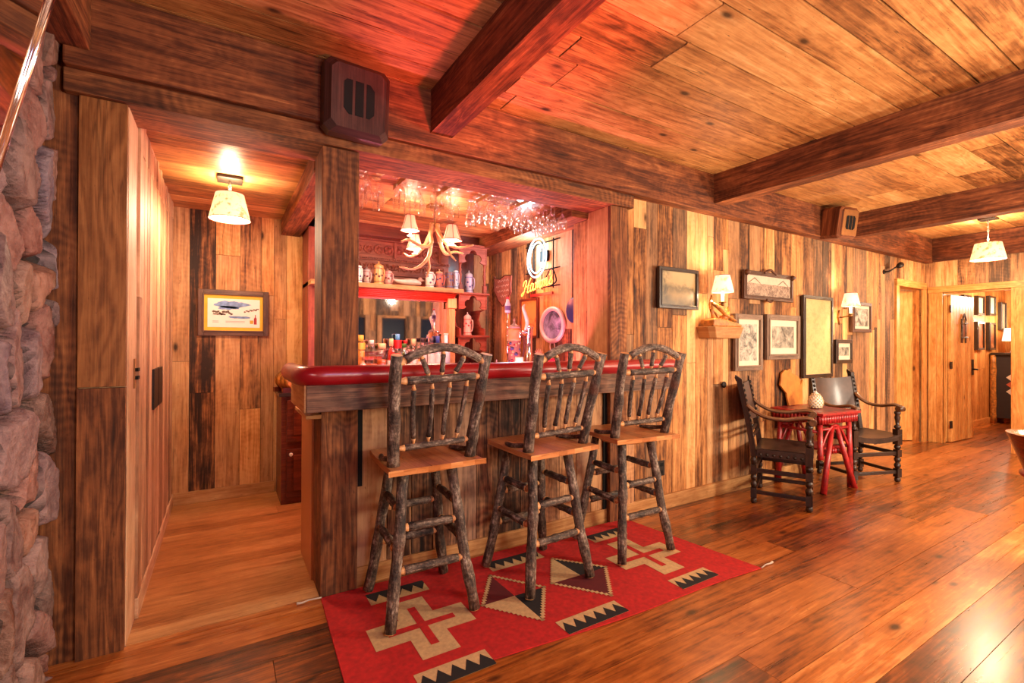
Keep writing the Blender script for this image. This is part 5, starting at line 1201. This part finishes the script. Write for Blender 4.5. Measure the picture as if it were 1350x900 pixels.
mb = MB(); mb.tube([(0, 0, -.53), (0, 0, 0)], .007, 8); mb.build('stem', M['chrome'], t)
t = thing('ceramic_mug', 'cream mug with a brown deer picture between the big stein and the tap', 'mug', (2.215, 3.52, ZC+.001)); t.location = (2.11, 3.36, ZC)
mb = MB(); mb.lathe([(.034, 0), (.036, .005), (.036, .16), (.033, .165), (.031, .15)], 16); mb.build('body', colr((222, 200, 170), .4), t); mb = MB(); mb.lathe([(.0365, .03), (.0365, .07)], 16, capb=False, capt=False); mb.build('picture_band', colr((150, 96, 60)), t)
t = thing('pine_cone_finial', 'pale carved leaf ornament standing behind the tap', 'ornament', (2.42, 3.52, ZC))
mb = MB(); mb.lathe([(.04, 0), (.04, .01), (.012, .02), (.012, .10)], 12); mb.build('stand', M['brass'], t)
mb = MB()
for k in range(9):
    a = R(-80+20*k); mb.prism([(0, .14), (.045*math.sin(a)-.006, .16+.045*math.cos(a)), (.065*math.sin(a), .15+.085*math.cos(a)), (.045*math.sin(a)+.006, .16+.045*math.cos(a))], -.006+.001*k, -.002+.001*k, 'xz')
mb.lathe([(0, .10), (.02, .13), (.016, .17), (0, .2)], 10); mb.build('leaves', colr((200, 160, 130)), t)
t = thing('napkin_caddy', 'bright red square box on the side counter near the oval picture', 'box', (2.42, 3.36, ZC)); mb = MB(); mb.prism([(-.05, 0), (.05, 0), (.065, .15), (-.065, .15)], -.04, .04, 'xz'); mb.build('box_body', colr((200, 30, 50), .4), t, .004)
t = thing('napkin_caddy', 'small red box on the counter below the lower corner shelf', 'box', (2.20, 4.33, .932)); mb = MB(); mb.prism([(-.05, 0), (.05, 0), (.06, .2), (-.06, .2)], -.03, .03, 'xz'); mb.build('box_body', colr((190, 24, 50), .4), t, .004)
t = thing('salt_shaker', 'tiny pale shaker with a pointed lid left of the giant stein', 'shaker', (2.03, 3.60, ZC)); mb = MB(); mb.lathe([(.018, 0), (.02, .07), (.014, .09)], 12); mb.build('body', M['white'], t); mb = MB(); mb.lathe([(.016, .09), (.012, .105), (.004, .12), (.006, .13), (0, .14)], 12); mb.build('lid', colr((190, 150, 150)), t)
t = thing('wooden_keg', 'small turned brass and wood keg on the cabinet at the left end of the bar', 'keg', (.475, 4.46, 1.031), R(20))
axk = Matrix.Rotation(R(90), 3, 'X'); mb = MB(); mb.lathe([(.065, -.11), (.085, -.05), (.088, 0), (.085, .05), (.065, .11)], 18, axis=axk); mb.build('barrel', M['goldwood'], t)
for z in (-.08, -.035, .035, .08): mb = MB(); mb.lathe([(.078 if abs(z) > .05 else .088, z-.006), (.08 if abs(z) > .05 else .09, z), (.078 if abs(z) > .05 else .088, z+.006)], 18, axis=axk, capb=False, capt=False); mb.build('hoop', M['brass'], t)
mb = MB(); mb.box((-.09, -.09, -.10), (.09, -.06, -.06)); mb.box((-.09, .06, -.10), (.09, .09, -.06)); mb.build('cradle', M['cherry'], t)

# ------------------------------------------------------------------ things on the right bar wall
XR = 2.598
t = thing('shield_sign', 'reddish shield shaped wooden sign with pale lettering on the right bar wall', 'sign', (XR, 4.44, 1.95), R(-90))
pl = [(-.20, .15), (-.18, .12), (-.06, .10), (.04, .13), (.16, .115), (.15, .02), (.155, -.06), (.06, -.17), (.0, -.20), (-.10, -.13), (-.19, -.02), (-.19, .08)]
mb = MB(); mb.prism(pl, -.02, 0, 'xz'); mb.build('board', plain('pinkish sign wood', srgb(176, 104, 84), .5, var=.15), t, .003)
mb = MB(); mb.tube([(a, -.02, b) for a, b in pl], .006, 6, closed=True); mb.build('edge', M['cherry'], t)
mb = MB()
for j, (a, b, z) in enumerate(((-.12, .12, .075), (-.15, .12, .02), (-.12, .12, -.035), (-.05, .08, -.09))):
    n = int((b-a)/.012); mb.tube([(a+(b-a)*k/n, -.022, z+.012*math.sin(k*2.1)+.004*math.sin(k*5)) for k in range(n+1)], .003, 5)
mb.build('script_lettering', colr((222, 176, 150)), t)
t = thing('framed_advert', 'amber poster in a dark frame on the right bar wall behind the taps', 'picture', (XR, 3.925, 1.60), R(-90))
mb = MB(); w_, h_, fw = .16, .195, .022
mb.box((-w_, -.03, -h_), (-w_+fw, 0, h_)); mb.box((w_-fw, -.03, -h_), (w_, 0, h_)); mb.box((-w_+fw, -.03, -h_), (w_-fw, 0, -h_+fw)); mb.box((-w_+fw, -.03, h_-fw), (w_-fw, 0, h_)); mb.build('frame', M['cherry'], t, .003)
mb = MB(); mb.box((-w_+fw, -.016, -h_+fw), (w_-fw, -.010, h_-fw)); mb.build('print', engraving('amber poster', srgb(214, 128, 60), srgb(120, 50, 30), 14, (.30, .46), 8), t)
t = thing('oval_picture', 'oval white framed lake scene hanging on the right bar wall', 'picture', (XR, 3.53, 1.52), R(-90))
def oval(a, b, n=36): return [(a*math.cos(k*2*math.pi/n), 0, b*math.sin(k*2*math.pi/n)) for k in range(n)]
mb = MB(); mb.tube([(x, -.022, z) for x, _, z in oval(.170, .150)], .021, 10, closed=True); mb.build('oval_frame', colr((214, 170, 160), .4), t)
mb = MB(); mb.prism([(x, z) for x, _, z in oval(.16, .14)], -.015, -.008, 'xz'); mb.build('print', engraving('lake scene', srgb(150, 140, 170), srgb(60, 56, 70), 9, (.42, .60), 9), t)
mb = MB(); mb.tube(spline([(-.03, -.02, -.17), (-.035, -.02, -.21), (0, -.02, -.25), (.035, -.02, -.21), (.03, -.02, -.17)], 4), .005, 6); mb.build('hanging_ribbon', colr((220, 190, 170)), t)
t = thing('round_tin_sign', 'dark blue round sign partly hidden at the near end of the right bar wall', 'sign', (XR, 3.237, 1.64), R(-90)); mb = MB(); mb.lathe([(.11, 0), (.112, .006), (.10, .012), (0, .013)], 28, axis=Matrix.Rotation(R(90), 3, 'X')); mb.build('disc', colr((20, 30, 80), .4), t)

# ------------------------------------------------------------------ neon sign
t = thing('neon_sign', 'lit neon sign, orange script below a white ring, on the right bar wall', 'sign', (XR, 3.72, 1.92), R(-90))
mb = MB()
for z in (.38, .12, -.04): mb.tube([(-.26, -.02, z), (.30, -.02, z)], .006, 6)
for x in (-.12, .02, .20): mb.tube([(x, -.02, -.06), (x, -.02, .40)], .006, 6)
mb.tube(spline([(.10, -.03, .05), (.2, -.04, .12), (.26, -.03, .0), (.16, -.03, -.04)], 5), .006, 6); mb.box((.02, -.045, .20), (.12, -.012, .30)); mb.build('black_frame', M['black'], t)
def neon(mb, pts, r=.0075, cl=False, y=-.055):
    q = spline([(a, y, b) for a, b in pts], 5, cl); mb.tube(q, r, 8, closed=cl)
mb = MB(); ov = lambda a, b, cx, cz, rot=0: [(cx+a*math.cos(k*.5236)*math.cos(rot)-b*math.sin(k*.5236)*math.sin(rot), cz+a*math.cos(k*.5236)*math.sin(rot)+b*math.sin(k*.5236)*math.cos(rot)) for k in range(12)]
neon(mb, ov(.155, .185, -.02, .245, -.2), .0075, True); neon(mb, ov(.115, .145, -.02, .245, -.2), .006, True); mb.build('white_tube', M['neonblue'], t)
mb = MB()
L_ = [  # script strokes in a 0..1 high, about 3.6 wide field
 [(.02, .62), (.10, .92), (.30, 1.02), (.36, .84), (.26, .40), (.12, .02), (-.06, -.12), (-.10, .04), (.10, .16)],
 [(.86, 1.05), (.70, .80), (.60, .40), (.56, .06), (.66, .0), (.78, .10)], [(.20, .46), (.45, .50), (.70, .56)],
 [(1.18, .52), (1.02, .60), (.88, .40), (.86, .12), (.98, .02), (1.12, .20), (1.20, .54), (1.16, .14), (1.24, .02), (1.36, .12)],
 [(1.40, .50), (1.48, .58), (1.48, .30), (1.44, .02), (1.50, .34), (1.62, .58), (1.70, .46), (1.66, .04), (1.72, .36), (1.84, .58), (1.92, .46), (1.88, .12), (1.96, .02), (2.08, .14)],
 [(2.10, .50), (2.18, .58), (2.18, .30), (2.14, .02), (2.20, .34), (2.32, .58), (2.40, .46), (2.36, .04), (2.42, .36), (2.54, .58), (2.62, .46), (2.58, .12), (2.66, .02), (2.78, .14)],
 [(2.90, 1.02), (2.92, .84), (2.84, .74)],
 [(2.82, .16), (3.00, .46), (3.10, .66), (3.04, .48), (3.16, .22), (3.08, .02), (2.92, .06), (2.88, .18)]]
for st_ in L_: neon(mb, [(-.27+.158*(a+.10*b), -.085+.125*b+.018*a) for a, b in st_], .0056)
mb.build('orange_script', M['neonorange'], t)
mb = MB(); mb.box((-.14, -.05, -.12), (.22, -.03, -.095)); mb.build('raceway', colr((120, 20, 20)), t)
lamp('neon_blue_light', (2.46, 3.74, 2.19), 7, (.55, .85, 1), .12); lamp('neon_orange_light', (2.47, 3.72, 1.90), 5, (1, .18, .06), .10)

# ------------------------------------------------------------------ antler chandelier
t = thing('antler_chandelier', 'antler chandelier with four small rose shades hanging inside the bar', 'chandelier', (1.46, 3.62, 2.47))
mb = MB(); mb.box((-.06, -.045, -.02), (.06, .045, 0)); mb.build('ceiling_plate', M['brass'], t, .003)
mb = MB()
for k in range(6): z = -.035-k*.022; mb.tube([(.008*math.cos(a*1.0472)*(k % 2), .008*math.cos(a*1.0472)*(1-k % 2), z+.014*math.sin(a*1.0472)) for a in range(6)], .0025, 5, closed=True)
mb.tube([(0, 0, -.02), (0, 0, -.20)], .004, 6); mb.build('chain', M['brass'], t)
def ant(pts, r): 
    mb = MB(); q = spline(pts, 5); n = len(q); mb.tube(q, [r[0]+(r[1]-r[0])*i/(n-1)+.0015*math.sin(i*1.9) for i in range(n)], 9); return mb
for k, (pts, r) in enumerate([
  ([(-.02, 0, -.15), (-.035, 0, -.24), (-.04, -.02, -.33), (-.12, -.02, -.35), (-.22, -.01, -.31), (-.28, 0, -.33)], (.022, .008)),
  ([(.02, 0, -.15), (.03, 0, -.24), (.07, .02, -.33), (.12, .04, -.38), (.20, .06, -.35), (.28, .05, -.36)], (.022, .008)),
  ([(-.04, -.02, -.32), (-.06, -.03, -.42), (-.12, -.03, -.50), (-.20, -.02, -.54), (-.30, -.02, -.53)], (.018, .006)),
  ([(-.07, -.03, -.44), (-.06, -.04, -.52), (-.09, -.05, -.60)], (.014, .005)),
  ([(.0, -.01, -.16), (.01, -.09, -.26), (.03, -.17, -.34), (.10, -.21, -.37), (.17, -.22, -.36), (.25, -.20, -.33)], (.020, .006)),
  ([(.0, .02, -.16), (-.03, .10, -.28), (-.07, .18, -.36), (-.14, .20, -.40), (-.20, .18, -.38)], (.020, .006)),
  ([(.03, -.17, -.34), (.04, -.21, -.42), (.08, -.24, -.48)], (.013, .005))]): ant(pts, r).build('antler', M['antler'], t)
for sx, sy, sz in ((-.21, -.01, -.28), (.19, .06, -.30), (.06, -.20, -.36), (-.10, .19, -.38)):
    mb = MB(); mb.lathe([(.022, 0), (.026, .006), (.010, .012)], 10, at=(sx, sy, sz)); mb.tube([(sx, sy, sz), (sx, sy, sz+.05)], .009, 8); mb.build('candle_cup', M['candle'], t)
    s = MB(); s.lathe([(.072, .045), (.050, .105), (.036, .165)], 20, at=(sx, sy, sz), capb=False, capt=False); o = s.build('lamp_shade', M['shadepink'], t); so = o.modifiers.new('thick', 'SOLIDIFY'); so.thickness = .002
    mb = MB()
    for k in range(6): a = k*1.0472+.3; mb.tube([(sx+.0725*math.cos(a), sy+.0725*math.sin(a), sz+.045), (sx+.0505*math.cos(a), sy+.0505*math.sin(a), sz+.105), (sx+.037*math.cos(a), sy+.037*math.sin(a), sz+.165)], .0022, 5)
    for r_, z in ((.073, .045), (.037, .165)): mb.tube([(sx+r_*math.cos(k*.349), sy+r_*math.sin(k*.349), sz+z) for k in range(18)], .003, 5, closed=True)
    mb.build('shade_trim', M['rosetrim'], t)
    mb = MB(); mb.lathe([(0, .05), (.016, .065), (.012, .09), (0, .11)], 8, at=(sx, sy, sz)); mb.build('bulb', M['bulb'], t)
    lamp('chandelier_light', (1.46+sx, 3.62+sy, 2.47+sz+.03), 4.0, (1, .74, .52), .03)
    lamp('chandelier_light', (1.46+sx, 3.62+sy, 2.47+sz+.15), 1.5, (1, .74, .52), .04)

# ------------------------------------------------------------------ hanging glasses
rk_ = thing('glass_rack', 'slim rails of the hanging glass rack above the bar opening', 'rack', (1.5, 3.1, 2.45))
xs_ = [.76+.108*k for k in range(15)]
for x in xs_[::3]+[xs_[-1]+.108]:
    mb = MB(); mb.box((x-.058, 2.93, 2.440), (x-.050, 3.34, 2.446)); mb.box((x-.0555, 2.93, 2.446), (x-.0525, 3.34, 2.47)); P_(mb, 'rail', M['trimpine'], 0, rk_)
wine = thing('wine_glass', 'clear wine glass hanging upside down in the rack over the right half of the bar', 'glass', (0, 0, 0), 0, 'wine glasses hanging from the rack')
mb = MB(); mb.lathe([(.034, 0), (.034, -.003), (.006, -.010), (.0045, -.02), (.0045, -.085), (.012, -.095), (.034, -.12), (.041, -.15), (.038, -.185), (.033, -.205)], 14, capt=False); mb.build('stemware', M['glass'], wine)
flute = thing('champagne_flute', 'slender champagne flute hanging upside down in the rack over the left half of the bar', 'glass', (0, 0, 0), 0, 'champagne flutes hanging from the rack')
mb = MB(); mb.lathe([(.030, 0), (.030, -.003), (.005, -.010), (.004, -.02), (.004, -.075), (.010, -.085), (.022, -.12), (.025, -.17), (.021, -.215)], 12, capt=False); mb.build('stemware', M['glass'], flute)
first = {0: True, 1: True}
for i, x in enumerate(xs_):
    for j in range(4 if i > 7 else 3):
        k = 1 if i > 7 else 0; src = (flute, wine)[k]; loc = (x, 2.985+j*.105, 2.452)
        if (k == 1 and j == 3 and i % 2) or (k == 0 and (i*3+j) % 5 == 3): continue
        if first[k]: src.location = loc; first[k] = False
        else: dup(src, loc, .3*j)

# ------------------------------------------------------------------ hall beyond the doorway
def hall_pic(label, x0, x1, z0, z1, art, fr):
    t, _ = picture('framed_picture', label, x0, x1, z0, z1, .03, fr, art, y=2.748, d=.05)
CANV = [engraving('pale botanical canvas', srgb(228, 210, 180), srgb(140, 70, 40), 10, (.30, .42), 11), engraving('amber glass print', srgb(180, 104, 50), srgb(90, 44, 20), 6, (.3, .6), 12)]
hall_pic('pale leaf print, nearest of the upper row down the far hall', 10.02, 10.34, 1.85, 2.15, CANV[0], M['blackframe'])
hall_pic('pale leaf print, middle of the upper row down the far hall', 10.63, 10.97, 1.85, 2.17, CANV[0], M['blackframe'])
hall_pic('pale leaf print, farthest of the upper row down the far hall', 11.22, 11.55, 1.86, 2.20, CANV[0], M['blackframe'])
hall_pic('amber glazed picture, nearest of the lower row down the far hall', 10.02, 10.34, 1.30, 1.74, CANV[1], M['blackframe'])
hall_pic('amber glazed picture, middle of the lower row down the far hall', 10.63, 10.97, 1.27, 1.74, CANV[1], M['blackframe'])
hall_pic('amber glazed picture, farthest of the lower row down the far hall', 11.22, 11.55, 1.27, 1.74, CANV[1], M['blackframe'])
hall_pic('bright pale picture in a dark frame above the cabinet lamp in the hall', 11.85, 12.15, 1.62, 2.12, colr((226, 210, 190)), M['blackframe'])
t = thing('hall_cabinet', 'narrow dark cabinet with a log side and pale diamond inlays in the far hall', 'cabinet', (11.6, 2.48, 0))
mb = MB(); mb.box((-.20, -.24, .10), (.20, .20, 1.18)); mb.build('body', plain('near black cabinet paint', srgb(44, 38, 36), .4), t, .004)
mb = MB(); mb.box((-.24, -.28, 1.18), (.22, .25, 1.22)); mb.build('top', M['blackframe'], t, .004)
for sx, sy in ((-.2, .22), (-.2, -.26), (.2, .22), (.2, -.26)):
    mb = MB(); log(mb, (sx, sy, 0), (sx, sy, 1.18), .045, .04, n=10); mb.build('log_post', [M['goldwood'], M['cut']], t)
mb = MB()
for z, m in ((.80, 0), (.68, 1), (.56, 0)): mb.prism([(0.0, z-.055), (-.06, z), (0, z+.055), (.06, z)], -.207, -.20, 'yz', m)
mb.build('diamond_inlay', [colr((214, 190, 160)), colr((170, 80, 50))], t)
t = thing('table_lamp', 'lit table lamp with a white drum shade on the hall cabinet', 'lamp', (11.58, 2.46, 1.222))
mb = MB(); mb.lathe([(.07, 0), (.075, .02), (.05, .05), (.06, .10), (.03, .16), (.012, .18), (.012, .24)], 16); mb.build('base', M['white'], t)
s = MB(); s.lathe([(.17, .20), (.14, .42)], 24, capb=False, capt=False); o = s.build('lamp_shade', M['shadein'], t); so = o.modifiers.new('thick', 'SOLIDIFY'); so.thickness = .002
lamp('hall_table_lamp_light', (11.55, 2.42, 1.75), 8, WARM, .06)
t = thing('power_outlet', 'dark outlet plate low on the far hall wall', 'outlet', (10.45, 2.749, .42)); mb = MB(); mb.box((-.04, -.008, -.065), (.04, 0, .065)); mb.build('cover_plate', M['iron'], t, .002)
mb = MB(); mb.box((-.016, -.011, -.035), (.016, -.007, .035)); mb.build('socket', M['black'], t, .002)

# ------------------------------------------------------------------ tub chair at the right edge
t = thing('tub_chair', 'glossy brown wooden tub chair with a red band, cut off by the right edge', 'chair', (4.12, .60, 0), R(0))
def shell(z0, z1, ra, rb, th, a0=20, a1=250, n=30):
    mb = MB()
    def fo(a, b, k=0):
        q = R(a0+(a1-a0)*a); z = z0+(z1-z0)*b; r = ra+(rb-ra)*b-k; dip = .02*math.sin(a*math.pi)*b
        return (r*math.cos(q), r*math.sin(q), z+dip)
    mb.grid(lambda a, b: fo(1-a, b), n, 8, uvs=(1.2, .4)); mb.grid(lambda a, b: fo(a, b, th), n, 8, uvs=(1.2, .4))
    for b in (0, 1): mb.grid(lambda a, c, b=b: fo(a if b else 1-a, b, th*(1-c)), n, 1, uvs=(1.2, .03))
    for a in (0, 1): mb.grid(lambda c, b, a=a: fo(a, b, th*(c if a else 1-c)), 1, 6, uvs=(.03, .3))
    return mb
shell(.60, .815, .235, .315, .035).build('back_shell', M['tub'], t)
mb = MB(); mb.tube([(.238*math.cos(R(q)), .238*math.sin(R(q)), .595) for q in range(0, 360, 12)], .022, 10, closed=True, sq=.8); mb.build('red_band', M['redleather'], t)
shell(.42, .585, .165, .225, .035, 0, 360, 36).build('tub_body', M['tub'], t)
mb = MB(); mb.lathe([(.20, .44), (.215, .48), (.21, .52), (.15, .545), (0, .55)], 26); mb.build('seat_cushion', M['redleather'], t)
for q in (45, 135, 225, 315):
    mb = MB(); log(mb, (.20*math.cos(R(q)), .20*math.sin(R(q)), .0), (.13*math.cos(R(q)), .13*math.sin(R(q)), .44), .024, .024, n=10); mb.build('leg', [M['tub'], M['tub']], t)
